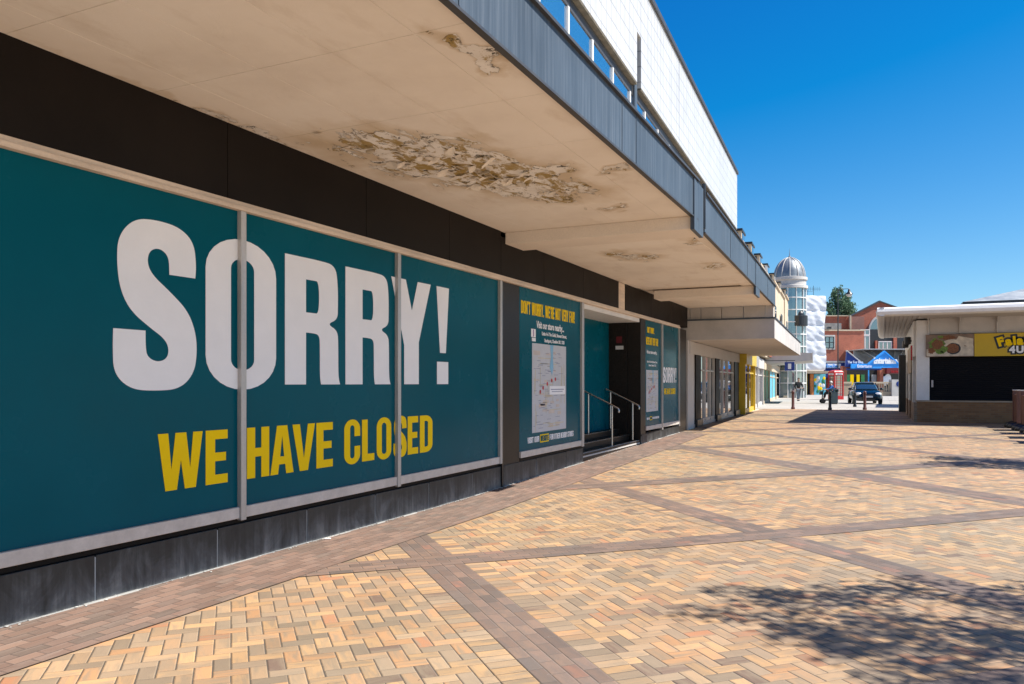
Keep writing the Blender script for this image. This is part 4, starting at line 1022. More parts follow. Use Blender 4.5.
b = MB(FV); b.box(ax(824.5, d), d - .5, az(378, d), ax(845, d), d - .01, az(361, d)); lf = B('blue_shopfront_sign', b, M['blue'])
b = MB(FV); b.box(ax(825.2, d), d - .55, az(368.2, d), ax(839, d), d - .51, az(363.8, d)); part('sign_panel', b, M['vinyl_white'], lf)
b = MB(FV); b.box(ax(824.5, d), d - .56, az(362.8, d), ax(845, d), d - .46, az(361.2, d)); part('sign_edge', b, M['offwhite'], lf)
far_text('Shoe Shop', 826, 838, 367.4, 3.2, d - .56, 'sky_blue', lf)
b = MB(FV); b.box(ax(828, d), d - .3, .25, ax(843, d), d - .02, az(378, d)); B('blue_door', b, M['blue'])
b = MB(FV); b.box(ax(843.5, e0), e0 + .3, .25, ax(848, e0), e0 + .9, az(366, e0)); b.box(ax(881, e0), e0 + .3, .25, ax(884.5, e0), e0 + .9, az(369, e0)); B('brick_pier', b, M['red_brick'])
b = MB(FV); b.box(ax(848, e0), e0 + 1, .25, ax(881, e0), e0 + 1.2, az(368, e0)); B('shop_window', b, M['void'])
for p0, p1, m_ in ((849, 853, 'green'), (853.5, 857, 'vinyl_yellow'), (860, 863, 'vinyl_yellow'), (864.5, 868, 'green'), (875, 880, 'lead')):
    b = MB(FV); b.box(ax(p0, e0), e0 + .9, .9, ax(p1, e0), e0 + .98, az(374.5, e0)); B('window_poster', b, M[m_])
b = MB(FV); b.box(ax(869, e0), e0 + .2, .25, ax(870, e0), e0 + .3, az(368, e0)); B('canopy_post', b, M['sky_blue'])
b = MB(FV); b.box(ax(886, e0), e0 - .2, az(373.5, e0), ax(912, e0), e0 + .3, az(367.5, e0)); ms_ = B('maroon_sign', b, M['maroon'])
far_text('Sale Now On', 891, 903, 372.5, 2.0, e0 - .2, 'red', ms_)
b = MB(FV); b.box(ax(885, e0), e0 + .6, .25, ax(912, e0), e0 + 1, az(373.6, e0)); B('dark_shopfront', b, M['void'])
b = MB(FV); b.ball((ax(886.5, e0), e0 + .4, 1.9), .45, 10, 8, (1, .2, 1.3)); b.ball((ax(889.5, e0), e0 + .4, 2.2), .4, 10, 8, (1, .2, 1.4)); B('window_display', b, M['vinyl_white'])
# low balustrade wall
d = 84
bw = thing('balustrade', 'low stone balustrade wall with turned openings behind the parked car', 'wall', (*fpt(A_(868, d), d), .25), 25.3)
def bal(p0, p1):
    b = MB(FV); b.box(A_(p0, d), d, Z_(383.5, d), A_(p1, d), d + .5, Z_(381.8, d)); part('coping', b, M['beige_stone'], bw)
    b = MB(FV); b.box(A_(p0, d), d + .03, .25, A_(p1, d), d + .45, Z_(391.6, d)); part('base', b, M['tint_panel'], bw)
bal(842, 852); bal(866, 893)
x = A_(868, d)
while x < A_(891, d):
    b = MB(FV); b.lathe([(.07, Z_(391.5, d)), (.11, Z_(390, d)), (.06, Z_(386, d)), (.1, Z_(384, d)), (.07, Z_(383.6, d))], x, d + .25, 8); part('baluster', b, M['beige_stone'], bw); x += .26
b = MB(FV); b.box(A_(842, d), d + .05, .27, A_(852, d), d + .4, Z_(383.6, d)); part('solid_panel', b, M['tint_panel'], bw)
b = MB(FV); b.box(A_(891, d), d - .2, .25, A_(912, d), d + .5, Z_(379.5, d)); part('end_pier', b, M['concrete'], bw)
b = MB(FV); b.ball((A_(898, d), d - .21, Z_(384, d)), .3, 12, 8, (1, .1, 1)); part('blue_roundel', b, M['blue'], bw)
# lamp post with swan-neck lantern
d = 72
lp = thing('street_lamp', 'tall dark street lamp with hanging lantern in front of the brick building', 'street lamp', (*fpt(A_(838, d), d), .25), 25.3)
a = A_(838, d); zt = Z_(289, d)
b = MB(FV); b.tube([(a, d, .25), (a, d, 1.3), (a, d, 1.35), (a, d, zt)], [.09, .09, .06, .045], 10); part('pole', b, M['iron'], lp)
b = MB(FV); b.tube([(a, d, zt - .15), (a + .4, d, zt), (a + .95, d, zt + .02), (a + 1.0, d, zt - .1)], .03, 8); b.tube([(a, d, zt - .7), (a + .5, d, zt - .05)], .018, 6); part('arm', b, M['iron'], lp)
b = MB(FV); b.lathe([(.03, zt + .02), (.10, zt - .08), (.12, zt - .25), (.30, zt - .42), (.33, zt - .48), (.30, zt - .49)], a + 1.02, d, 16); part('lantern_hood', b, M['iron'], lp, smooth=True)
b = MB(FV); b.lathe([(.27, zt - .49), (.24, zt - .62), (.10, zt - .72), (.02, zt - .73)], a + 1.02, d, 16); part('lantern_glass', b, M['offwhite'], lp, smooth=True)

# ------------------------------------------------------------------ TREES
def limb(mb, p, q, r0, r1, rnd, n=5, wob=.12):
    pts = []; L_ = (q - p).length
    for k in range(n + 1):
        t = k / n; c = p.lerp(q, t); w = L_ * wob * sin(pi * t)
        pts.append(c + Vector((rnd.uniform(-1, 1) * w, rnd.uniform(-1, 1) * w, 0)))
    mb.tube(pts, [r0 + (r1 - r0) * k / n for k in range(n + 1)], 7); return pts
def leaves(mb, c, rad, n, size, rnd, flat=.7, up=0):
    for _ in range(n):
        while True:
            v = Vector((rnd.uniform(-1, 1), rnd.uniform(-1, 1), rnd.uniform(-1, 1)))
            if v.length < 1: break
        p = c + Vector((v.x * rad, v.y * rad, v.z * rad * flat))
        a = Vector((rnd.gauss(0, 1), rnd.gauss(0, 1), rnd.gauss(0, .6) + up)).normalized(); s = a.cross(Vector((rnd.gauss(0, 1), rnd.gauss(0, 1), rnd.gauss(0, 1)))).normalized()
        l = size * rnd.uniform(.7, 1.3); w = l * .45
        i = [mb.P(*(p - a * l / 2)), mb.P(*(p + s * w / 2)), mb.P(*(p + a * l / 2)), mb.P(*(p - s * w / 2))]
        mb.f.append(i)
def street_tree(label, x, y, height, spread, seed, lean=(0, 0), sy=1.0):
    rnd = random.Random(seed); z = gz(y)
    t = thing('street_tree', label, 'tree', (x, y, z), 0, 'street trees along the right side')
    tr = MB(); cr = MB(); fork = Vector((x + lean[0] * .3, y, z + height * .36))
    limb(tr, Vector((x, y, z - .1)), fork, .14, .10, rnd, 5, .03)
    cz, rx, ry, rz = z + height * .66, spread, spread * sy, height * .25
    tips = []
    while len(tips) < 16:
        v = Vector((rnd.uniform(-1, 1), rnd.uniform(-1, 1), rnd.uniform(-.8, 1)))
        if .55 < v.length < .95: tips.append(limb(tr, fork + Vector((0, 0, rnd.uniform(-.2, .4))), Vector((x + v.x * rx, y + v.y * ry, cz + v.z * rz)), .05, .014, rnd, 6, .10))
    knots = [p_ for t_ in tips for p_ in t_[2:]]
    n = 0
    while n < 135:
        v = Vector((rnd.uniform(-1, 1), rnd.uniform(-1, 1), rnd.uniform(-1, 1)))
        if v.length > 1.0: continue
        c = Vector((x + v.x * rx, y + v.y * ry, cz + v.z * rz)); n += 1
        k = min(knots, key=lambda q: (q - c).length); limb(tr, k, c, .012, .004, rnd, 3, .1)
        leaves(cr, c, rnd.uniform(.20, .42), rnd.randint(60, 120), .10, rnd, .6)
    part('trunk', tr, M['bark'], t, smooth=True); part('crown', cr, M['leaf'], t)
street_tree('leafy street tree nearest the camera, just outside the right edge, shading the foreground bricks', 5.35, 6.65, 7.4, 2.9, 3, sy=.60)
street_tree('leafy street tree further along, outside the right edge, shading the paving before the kiosk', 6.9, 17.9, 7.2, 3.0, 9, sy=.48)
# tall feathery tree behind the brick building
d = 125
pt = thing('pine_tree', 'dark green feathery tree rising behind the brick building', 'tree', (*fpt(A_(843, d), d), .25))
rnd = random.Random(21); tr = MB(FV); cr = MB(FV); a = A_(843, d)
limb(tr, Vector((a, d, .2)), Vector((a, d, Z_(300, d))), .4, .15, rnd, 6, .01)
for px, y0, y1, rr in ((836, 292, 318, .7), (831, 305, 320, .8), (842, 288, 320, .8), (848, 296, 322, .8), (853, 304, 322, .7), (840, 300, 325, 1.0), (828, 312, 322, .5), (846, 308, 326, 1.1), (834, 314, 326, 1.0), (857, 313, 322, .4)):
    zt = Z_(y0, d); zb = Z_(y1, d); b0 = Vector((a, d, zb - .8)); tip = Vector((A_(px, d), d + rnd.uniform(-1.5, 1.5), zt))
    pts = limb(tr, b0, tip, .1, .02, rnd, 8, .04)
    for k, p_ in enumerate(pts[1:]):
        for q in range(5): leaves(cr, p_ + Vector((rnd.gauss(0, .4), rnd.gauss(0, .6), rnd.gauss(0, .3))) * rr, rr * (1.05 - .09 * k), 26, .36, rnd, 1.5, 1.8)
part('trunk', tr, M['bark'], pt); part('crown', cr, M['conifer'], pt)

# ------------------------------------------------------------------ KIOSK
KY = 31.7
kk = thing('food_kiosk', 'single storey food kiosk with brick base, black shutters and a yellow sign', 'kiosk', (1.1, KY, .25))
K = lambda n, mb, m, par=kk, **k: part(n, mb, m, par, **k)
b = MB(); b.box(1.3, KY + .4, .25, 8.4, 43.6, 3.9); K('core', b, M['void'])
b = MB(); b.box(1.1, KY, .2, 4.55, KY + .3, .97); b.box(5.3, KY, .2, 8.5, KY + .3, .97); K('brick_base', b, M['plinth_brick'])
b = MB(); b.box(1.0, KY + .002, .2, 1.29, 44, .93); b.box(.94, 34.8, .2, .999, 36.2, .93); b.box(.94, 38.6, .2, .999, 40, .93); K('side_brick_base', b, M['plinth_brick_side'])
b = MB(); b.box(1.06, KY - .04, .972, 8.54, KY + .34, 1.03); K('sill', b, M['tint_panel'], bevel=.008)
b = MB(); b.box(1.08, KY + .02, 1.032, 1.50, KY + .36, 3.9); K('corner_pillar', b, M['white_paint'], bevel=.01)
b = MB(); b.box(4.9, KY + .03, 1.032, 5.1, KY + .36, 2.58); b.box(8.1, KY + .02, 1.032, 8.5, KY + .36, 3.9); K('pillar', b, M['white_paint'])
def shutter(x0, x1):
    b = MB(); n = 22
    for k in range(n):
        z = 1.035 + (2.56 - 1.035) * k / n; b.prism([(KY + .16, z), (KY + .14, z + .02), (KY + .14, z + .055), (KY + .16, z + .068), (KY + .20, z + .068), (KY + .20, z)][::-1], 'x', x0, x1)
    K('roller_shutter', b, M['shutter'])
shutter(1.51, 4.89); shutter(5.11, 8.09)
b = MB(); b.box(1.56, KY + .03, 1.5, 1.62, KY + .1, 1.75); K('shutter_lock', b, M['offwhite'])
b = MB()
for x0, x1 in ((1.51, 2.43), (2.455, 3.56), (3.585, 4.9), (4.925, 6.2), (6.225, 8.09)): b.box(x0, KY + .06, 3.39, x1, KY + .2, 4.05)
K('upper_panel', b, M['offwhite'], bevel=.004)
b = MB(); b.box(1.5, KY + .21, 3.3, 8.1, KY + .35, 4.05); K('panel_backing', b, M['iron'])
b = MB(); b.box(1.0, KY + .4, 2.62, 1.29, 44, 3.9); b.box(1.0, 32.9, .93, 1.28, 33.4, 2.62); b.box(1.0, 37.0, .93, 1.28, 38.2, 2.62); b.box(1.0, 41.6, .93, 1.28, 44, 2.62); K('side_wall', b, M['white_paint'])
b = MB(); b.box(.70, 42.4, .25, .999, 43.9, 3.0); K('side_door', b, M['iron'])
b = MB(); b.box(.96, 33.6, 2.05, .998, 38.2, 3.05); K('tan_side_panel', b, M['tint_panel'])
b = MB(); b.box(1.05, 33.4, .935, 1.15, 37.0, 2.6); b.box(1.05, 38.2, .935, 1.15, 41.6, 2.6); K('side_opening', b, M['void'])
b = MB(); b.box(.93, 32.85, 2.5, .99, 32.95, 3.05); K('red_door_edge', b, M['red'])
# signs
b = MB(); b.box(1.38, KY - .07, 2.58, 2.87, KY - .01, 3.37); ph = K('picture_sign', b, M['panel_back'])
def disc(cx, cz, rx, rz, m_, depth, seed=0, wob=.0):
    r = random.Random(seed); q = MB(); pts = [(cx + rx * (1 + r.uniform(-wob, wob)) * cos(2 * pi * k / 26), cz + rz * (1 + r.uniform(-wob, wob)) * sin(2 * pi * k / 26)) for k in range(26)]
    q.prism(pts, 'y', KY - .07 - depth, KY - .0701); part('picture_shape', q, M[m_], ph)
b = MB(); b.prism([(1.40, 2.60), (2.85, 2.60), (2.85, 2.95), (1.40, 2.85)], 'y', KY - .072, KY - .0701); part('picture_shape', b, M['tortilla'], ph)
disc(2.20, 2.92, .38, .27, 'tortilla', .003); disc(1.72, 2.98, .27, .24, 'lettuce', .004, 1, .2); disc(1.74, 3.02, .19, .16, 'meat', .006, 2, .2)
disc(2.24, 2.86, .23, .20, 'black', .005, 4, .05); disc(2.21, 2.87, .20, .17, 'meat', .007, 3, .1); disc(1.95, 2.84, .11, .13, 'lettuce', .008, 5, .25)
disc(1.56, 2.80, .11, .10, 'meat', .008, 6, .3); disc(1.80, 2.74, .12, .07, 'lettuce', .008, 7, .3); disc(2.05, 3.26, .3, .07, 'meat', .004, 8, .3); disc(1.84, 3.28, .1, .05, 'lettuce', .006, 9, .3)
b = MB(); b.prism([(2.3, 3.12), (2.84, 2.85), (2.84, 3.2), (2.4, 3.3)], 'y', KY - .074, KY - .0701); part('picture_shape', b, M['tortilla'], ph)
b = MB(); b.box(2.88, KY - .07, 2.58, 7.6, KY - .01, 3.37); ys_ = K('yellow_sign', b, M['kiosk_yellow'])
def kiosk_word(txt, x, z, size, angs, m_, mo, adv):
    for k, ch in enumerate(txt):
        for (bd, dep, mm) in ((.085, .004, mo), (.022, .010, m_)):
            me = text_mesh(ch, size, .003, bd * size / .4)
            me.transform(Matrix.Rotation(radians(angs[k % len(angs)]), 4, 'Z'))
            on_wall(me, x, KY - .072 - dep, z + .07 * sin(pi * (k + .5) / len(txt)), 0, 'Y'); link('lettering', me, M[mm], ys_)
        x += adv[k]
kiosk_word('Falafel', 3.60, 2.90, .40, (16, 9, 5, 0, -4, -8, -12), 'vinyl_yellow', 'black', (.225, .205, .11, .215, .14, .21, .1))
kiosk_word('4U', 3.92, 2.64, .32, (0,), 'vinyl_white', 'black', (.19, .1))
# roof: curved gutter edge all round, boarded soffit
roof = MB(); x0, x1, y0, y1 = -.18, 9.8, 29.6, 44.6
roof.box(x0 + .1, y0 + .1, 3.98, x1, y1, 4.10); K('roof', roof, M['offwhite'])
b = MB()
for k in range(8):
    a_ = x0 + .14 + k * .14; b.box(a_, y0 + .14, 3.955, a_ + .115, y1 - .1, 3.98)
K('boarded_eaves', b, M['offwhite'])
b = MB(); b.box(x0 + 1.3, y0 + .14, 3.95, x1 - .1, KY - .02, 3.98); K('front_eaves', b, M['offwhite'])
prof = [(0, 3.93), (-.10, 3.98), (-.14, 4.08), (-.10, 4.18), (0, 4.22), (.12, 4.24), (.12, 3.93)]
b = MB(); b.prism([(y0 + p_[0] + .1, p_[1]) for p_ in prof][::-1], 'x', x0, x1); K('roof_edge', b, M['white_paint'], smooth=True)
b = MB(); b.prism([(x0 + p_[0] + .1, p_[1]) for p_ in prof], 'y', y0, y1); K('roof_edge', b, M['white_paint'], smooth=True)
b = MB(); b.prism([(x0 + .2, 4.10), (x1, 4.10), (x1, 4.45), (x0 + 2.5, 4.45)], 'y', y0 + 2.5, y1 - .3); K('roof_slope', b, M['white_paint'])
for x in (1.45, 2.44, 3.57, 4.91, 6.2):
    b = MB(); b.prism([(KY + .05, 3.40), (KY + .05, 3.95), (KY - .35, 3.95), (KY - .04, 3.75), (KY - .02, 3.40)], 'x', x - .02, x + .02); K('roof_bracket', b, M['offwhite'])
for y in (34.2, 37.4):
    b = MB(); b.lathe([(.10, 3.15), (.12, 3.17), (.12, 3.42), (.10, 3.44)], .86, y, 14); b.box(.9, y - .03, 3.25, 1.0, y + .03, 3.32); K('side_lamp', b, M['black'], smooth=True)
# pyramid roof pavilion behind the kiosk
pv = thing('pavilion', 'pale pavilion with shallow pyramid roof showing above the kiosk', 'pavilion', (8, 54, .25))
b = MB(); c_ = [(4.0, 50), (12, 50), (12, 58), (4.0, 58)]
b.prism(c_, 'z', 6.02, 6.14); part('eaves', b, M['iron'], pv)
b = MB(); ap = (8, 54, 7.25)
for k in range(4): b.face([(*c_[k], 6.15), (*c_[(k + 1) % 4], 6.15), ap])
part('roof', b, M['pale_roof'], pv)
for x, y in ((4.8, 50.8), (11.2, 50.8), (11.2, 57.2), (4.8, 57.2)):
    b = MB(); b.box(x - .12, y - .12, .25, x + .12, y + .12, 6.02); part('post', b, M['white_paint'], pv)

# row of timber barriers with rubber feet in front of the kiosk (runs out of the right edge)
def barrier(x, y, label, copy=None):
    z = gz(y)
    t = thing('timber_barrier', label, 'barrier', (x, y, z), 0, 'timber barriers in a row before the kiosk')
    b = MB(); b.box(x - .03, y, z + .16, x + .03, y + .78, z + 1.04); part('panel', b, M['wood'], t, bevel=.006)
    for yy in (y, y + .78):
        b = MB(); b.box(x - .045, yy - .05, z + .03, x + .045, yy + .05, z + 1.16); po = part('post', b, M['wood'], t, bevel=.006)
        b = MB(); b.box(x - .055, yy - .06, z + 1.16, x + .055, yy + .06, z + 1.19); part('post_cap', b, M['offwhite'], po, bevel=.006)
    for yy in (y + .05, y + .7):
        b = MB(); b.ball((x - .08, yy, z + .03), .17, 16, 10, (1.25, 1, 1)); part('rubber_foot', b, M['black'], t, smooth=True)
bl = ['timber barrier farthest from the camera, closest to the kiosk brick base', 'second timber barrier from the kiosk, cut by the right edge', 'third timber barrier from the kiosk, beyond the right edge',
      'fourth timber barrier from the kiosk, beyond the right edge', 'timber barrier nearest the camera, last of the row']
for k in range(5): barrier(3.76, 28.5 - 1.55 * k, bl[k])

# ------------------------------------------------------------------ BOLLARDS
def bollard(a, d, h, m_, label):
    x, y = fpt(a, d); z = gz(y)
    t = thing('bollard', label, 'bollard', (x, y, z), 0, 'bollards across the end of the precinct')
    b = MB((x, y, 0)); b.lathe([(.10, z - .02), (.10, z + .10), (.075, z + .13), (.07, z + h - .16), (.09, z + h - .15), (.09, z + h - .12), (.07, z + h - .11)], n=16); part('shaft', b, M[m_], t, smooth=True)
    b = MB((x, y, 0)); b.lathe([(.07, z + h - .11), (.085, z + h - .06), (.06, z + h - .01), (.01, z + h)], n=16); part('cap', b, M[m_], t, smooth=True)
bollard(A_(793, 42), 42, 1.0, 'bollard_brown', 'red brown bollard farthest left, near the walking person')
bollard(A_(830, 41), 41, .98, 'black', 'black bollard in front of the litter bin')
bollard(A_(864.8, 41), 41, .98, 'bollard_brown', 'red brown bollard in front of the parked car')
bollard(A_(854.8, 46), 46, .85, 'black', 'small black bollard at the front corner of the parked car')

# ------------------------------------------------------------------ PHONE BOX
d = 67; a = A_(835.8, d); x, y = fpt(a, d)
pb = thing('phone_box', 'red telephone box with domed roof beside the litter bin', 'phone box', (x, y, .25), 38)
def L_(par): return dict(world=False)
b = MB(); s_ = .45
b.box(-s_, -s_, 0, s_, s_, .28)
for sx in (-1, 1):
    for sy in (-1, 1): b.box(sx * s_, sy * s_, .28, sx * (s_ - .09), sy * (s_ - .09), 2.05)
b.box(-s_, -s_, 2.05, s_, s_, 2.28); part('frame', b, M['red'], pb, world=False, bevel=.01)
b = MB(); b.lathe([(.63, 2.28), (.64, 2.33), (.60, 2.36)], n=4); prof = [(.60, 2.36), (.50, 2.44), (.30, 2.50), (.02, 2.53)]; b.lathe(prof, n=4)
for i_ in range(len(b.v)):
    vx, vy, vz = b.v[i_]; b.v[i_] = ((vx - vy) * R2, (vx + vy) * R2, vz)
part('roof', b, M['red'], pb, world=False)
for k in range(4):
    R_ = Matrix.Rotation(k * pi / 2, 4, 'Z')
    b = MB(); b.box(-.35, -s_ + .05, .29, .35, -s_ + .06, 2.04); pn = part('pane', b, M['glass'], pb, world=False); pn.data.transform(R_)
    b = MB()
    for j_ in range(9): z = .30 + j_ * .215; b.box(-.36, -s_ + .02, z, .36, -s_ + .048, z + .025)
    for xx in (-.36, -.2, .18, .34): b.box(xx, -s_ + .022, .29, xx + .022, -s_ + .046, 2.04)
    gb = part('glazing_bars', b, M['red'], pb, world=False); gb.data.transform(R_)
    b = MB(); b.box(-.32, -s_ - .012, 2.10, .32, -s_ - .001, 2.22); sgn = part('name_panel', b, M['vinyl_white'], pb, world=False); sgn.data.transform(R_)
    me = text_mesh('TELEPHONE', .11, .004, .002, .82, 'CENTER'); on_wall(me, 0, -s_ - .016, 2.125, 0, 'Y'); me.transform(R_); o = link('lettering', me, M['black'], sgn, world=False)

# ------------------------------------------------------------------ LITTER BIN
x, y = fpt(A_(833.6, 52), 52)
lb = thing('litter_bin', 'dark grey green litter bin beside the black bollard', 'bin', (x, y, .25), 25.3)
b = MB(); b.box(-.21, -.21, .05, .21, .21, .82); part('body', b, M['bin'], lb, world=False, bevel=.02)
b = MB(); b.box(-.24, -.24, .94, .24, .24, 1.02); b.box(-.24, -.24, .82, -.19, .24, .94); b.box(.19, -.24, .82, .24, .24, .94); part('hood', b, M['bin'], lb, world=False, bevel=.02)
b = MB(); b.box(-.18, -.18, 0, .18, .18, .05); part('base', b, M['black'], lb, world=False)

# ------------------------------------------------------------------ PEOPLE
def skin_body(name, joints, edges, m, parent, sub=2, root=0):
    me = bpy.data.meshes.new(name); me.from_pydata([j[:3] for j in joints], edges, [])
    o = bpy.data.objects.new(name, me); COL.objects.link(o)
    o.modifiers.new('s', 'SKIN'); ss = o.modifiers.new('ss', 'SUBSURF'); ss.levels = sub; ss.render_levels = sub
    for i_, j in enumerate(joints):
        r = j[3]; me.skin_vertices[0].data[i_].radius = (r, j[4] if len(j) > 4 else r)
        me.skin_vertices[0].data[i_].use_root = (i_ == root)
    bpy.context.view_layer.update()
    nm = bpy.data.meshes.new_from_object(o.evaluated_get(bpy.context.evaluated_depsgraph_get()))
    bpy.data.objects.remove(o); nm.materials.clear()
    return link(name, nm, m, parent, world=False, smooth=True)
def hand(js, es, wrist, d_, side):
    """palm and five fingers continuing the wrist joint"""
    w = Vector(js[wrist][:3]); d_ = Vector(d_).normalized(); s = Vector((0, 1, 0)) if abs(d_.y) < .8 else Vector((1, 0, 0))
    s = (s - d_ * s.dot(d_)).normalized(); n_ = d_.cross(s)
    p = w + d_ * .07; js.append((*p, .036, .018)); pi_ = len(js) - 1; es.append((wrist, pi_))
    for k, l in enumerate((.075, .085, .08, .062)):
        b0 = p + s * (.03 - .02 * k) + d_ * .03; t = b0 + d_ * l + n_ * .02 * side
        js.append((*b0, .0095)); es.append((pi_, len(js) - 1)); js.append((*t, .0075)); es.append((len(js) - 2, len(js) - 1))
    t0 = p + s * .042 - d_ * .02; js.append((*t0, .011)); es.append((pi_, len(js) - 1)); js.append((*(t0 + s * .02 + d_ * .05 + n_ * .015 * side), .009)); es.append((len(js) - 2, len(js) - 1))
def head(parent, c, m_hair, fwd=(0, -1)):
    """face features and hair on the head centred at c, looking along -Y"""
    b = MB(); b.ball((c[0], c[1] + .015, c[2] + .03), .108, 18, 12, (.86, 1.0, 1.02)); b.v = [v if not (v[1] < c[1] - .045 and v[2] < c[2] + .065) else (v[0] * .98 + c[0] * .02, c[1] - .03, max(v[2], c[2] + .05)) for v in b.v]
    part('hair', b, M[m_hair], parent, world=False, smooth=True)
    b = MB()
    for s in (-1, 1): b.ball((c[0] + s * .032, c[1] - .088, c[2] + .005), .010, 8, 6)
    part('eye', b, M['black'], parent, world=False, smooth=True)
# walking person: dark jacket, grey jeans, light bag
d = 61; x, y = fpt(A_(798.5, d), d)
wp = thing('person', 'person in black jacket and grey jeans walking past the far shops with a bag', 'person', (x, y, .25), 20)
J = [(0, 0, .95, .14, .10), (0, 0, 1.15, .13, .10), (0, -.01, 1.38, .17, .10), (0, -.02, 1.50, .055), (0, -.03, 1.58, .075, .08), (0, -.03, 1.68, .085, .095), (0, -.03, 1.74, .06, .07), (0, -.125, 1.65, .012),
     (-.10, 0, .90, .095), (-.10, -.12, .50, .062), (-.10, -.10, .10, .042), (-.10, -.24, .04, .035),
     (.10, 0, .90, .095), (.10, .06, .50, .062), (.10, .28, .13, .042), (.10, .20, .03, .035),
     (-.19, -.01, 1.42, .06), (-.26, .05, 1.14, .045), (-.24, -.08, .90, .03), (.19, -.01, 1.42, .06), (.27, -.02, 1.14, .045), (.22, -.22, 1.02, .03)]
E_ = [(0, 1), (1, 2), (2, 3), (3, 4), (4, 5), (5, 6), (5, 7), (0, 8), (8, 9), (9, 10), (10, 11), (0, 12), (12, 13), (13, 14), (14, 15), (2, 16), (16, 17), (17, 18), (2, 19), (19, 20), (20, 21)]
hand(J, E_, 18, (0, -.3, -1), 1); hand(J, E_, 21, (0, -1, -.3), -1)
skin_body('body', J, E_, M['skin'], wp)
head(wp, (0, -.03, 1.68), 'dark_hair')
J2 = [(0, 0, .92, .175, .13), (0, 0, 1.15, .165, .13), (0, -.01, 1.38, .20, .125), (0, -.02, 1.47, .085), (-.20, -.01, 1.42, .082), (-.27, .05, 1.14, .062), (-.245, -.07, .93, .048), (.20, -.01, 1.42, .082), (.28, -.02, 1.14, .062), (.23, -.20, 1.035, .048)]
skin_body('jacket', J2, [(0, 1), (1, 2), (2, 3), (2, 4), (4, 5), (5, 6), (2, 7), (7, 8), (8, 9)], M['jacket'], wp)
J3 = [(0, 0, .93, .15, .12), (-.10, 0, .88, .11), (-.10, -.12, .50, .078), (-.10, -.10, .12, .058), (.10, 0, .88, .11), (.10, .06, .50, .078), (.10, .28, .15, .058)]
skin_body('jeans', J3, [(0, 1), (1, 2), (2, 3), (0, 4), (4, 5), (5, 6)], M['jeans'], wp)
b = MB(); b.ball((-.10, -.19, .045), .06, 12, 8, (.8, 2.1, .8)); part('shoe', b, M['black'], wp, world=False, smooth=True)
b = MB(); b.ball((.10, .24, .05), .06, 12, 8, (.8, 2.0, .9)); part('shoe', b, M['black'], wp, world=False, smooth=True)
hb = thing('shoulder_bag', 'pale grey shoulder bag hanging at the walking person side', 'bag', (x + .1, y - .2, 1.05), 20)
b = MB(); b.box(.24, -.18, -.03, .36, .16, .25); part('bag_body', b, M['lead'], hb, world=False, bevel=.03)
b = MB(); b.tube([(.30, -.12, .24), (.24, -.05, .48), (.20, 0, .50), (.24, .06, .46), (.30, .10, .24)], .012, 6); part('strap', b, M['iron'], hb, world=False)
# mobility scooter with seated person, behind the bin
d = 54; x, y = fpt(A_(829.0, d), d)
sc = thing('mobility_scooter', 'black mobility scooter standing behind the litter bin', 'scooter', (x, y, .25), -75)
b = MB(); b.box(-.24, -.45, .18, .24, .42, .26); b.box(-.26, .10, .26, .26, .50, .48); part('deck', b, M['iron'], sc, world=False, bevel=.02)
b = MB(); b.box(-.23, -.02, .58, .23, .40, .68); part('seat', b, M['black'], sc, world=False, bevel=.03)
b = MB(); b.box(-.22, .36, .68, .22, .44, 1.08); part('backrest', b, M['black'], sc, world=False, bevel=.03)
b = MB(); b.tube([(0, -.46, .26), (0, -.38, .92)], .035, 8); b.tube([(-.26, -.36, .92), (.26, -.36, .92)], .018, 8); part('tiller', b, M['iron'], sc, world=False)
b = MB(); b.box(-.17, -.62, .60, .17, -.44, .84); part('basket', b, M['iron'], sc, world=False)
for (wx, wy) in ((-.26, -.42), (.26, -.42), (-.28, .32), (.28, .32)):
    b = MB(); b.tube([(wx - .04, wy, .15), (wx + .04, wy, .15)], .15, 16); part('wheel', b, M['tyre'], sc, world=False)
sp = thing('person', 'white haired person in blue top seated on the scooter behind the bin', 'person', (x, y, .25), -75)
J = [(0, .22, .76, .14, .12), (0, .22, .96, .13, .11), (0, .19, 1.16, .16, .10), (0, .15, 1.27, .05), (0, .12, 1.34, .07), (0, .11, 1.42, .08, .09), (0, .11, 1.48, .06), (0, .02, 1.40, .012),
     (-.10, .14, .76, .085), (-.12, -.24, .72, .06), (-.12, -.32, .34, .04), (-.12, -.42, .31, .035), (.10, .14, .76, .085), (.12, -.24, .72, .06), (.12, -.32, .34, .04), (.12, -.42, .31, .035),
     (-.18, .18, 1.19, .055), (-.24, .02, .98, .042), (-.20, -.22, .95, .028), (.18, .18, 1.19, .055), (.24, .02, .98, .042), (.20, -.22, .95, .028)]
E_ = [(0, 1), (1, 2), (2, 3), (3, 4), (4, 5), (5, 6), (5, 7), (0, 8), (8, 9), (9, 10), (10, 11), (0, 12), (12, 13), (13, 14), (14, 15), (2, 16), (16, 17), (17, 18), (2, 19), (19, 20), (20, 21)]
hand(J, E_, 18, (.1, -1, -.1), 1); hand(J, E_, 21, (-.1, -1, -.1), -1)
skin_body('body', J, E_, M['skin'], sp)
head(sp, (0, .11, 1.41), 'hair')
J2 = [(0, .22, .78, .165, .14), (0, .22, .96, .16, .135), (0, .19, 1.16, .185, .12), (0, .16, 1.23, .08), (-.19, .18, 1.19, .075), (-.25, .02, .99, .058), (-.205, -.17, .955, .042), (.19, .18, 1.19, .075), (.25, .02, .99, .058), (.205, -.17, .955, .042)]
skin_body('top', J2, [(0, 1), (1, 2), (2, 3), (2, 4), (4, 5), (5, 6), (2, 7), (7, 8), (8, 9)], M['blue_cloth'], sp)
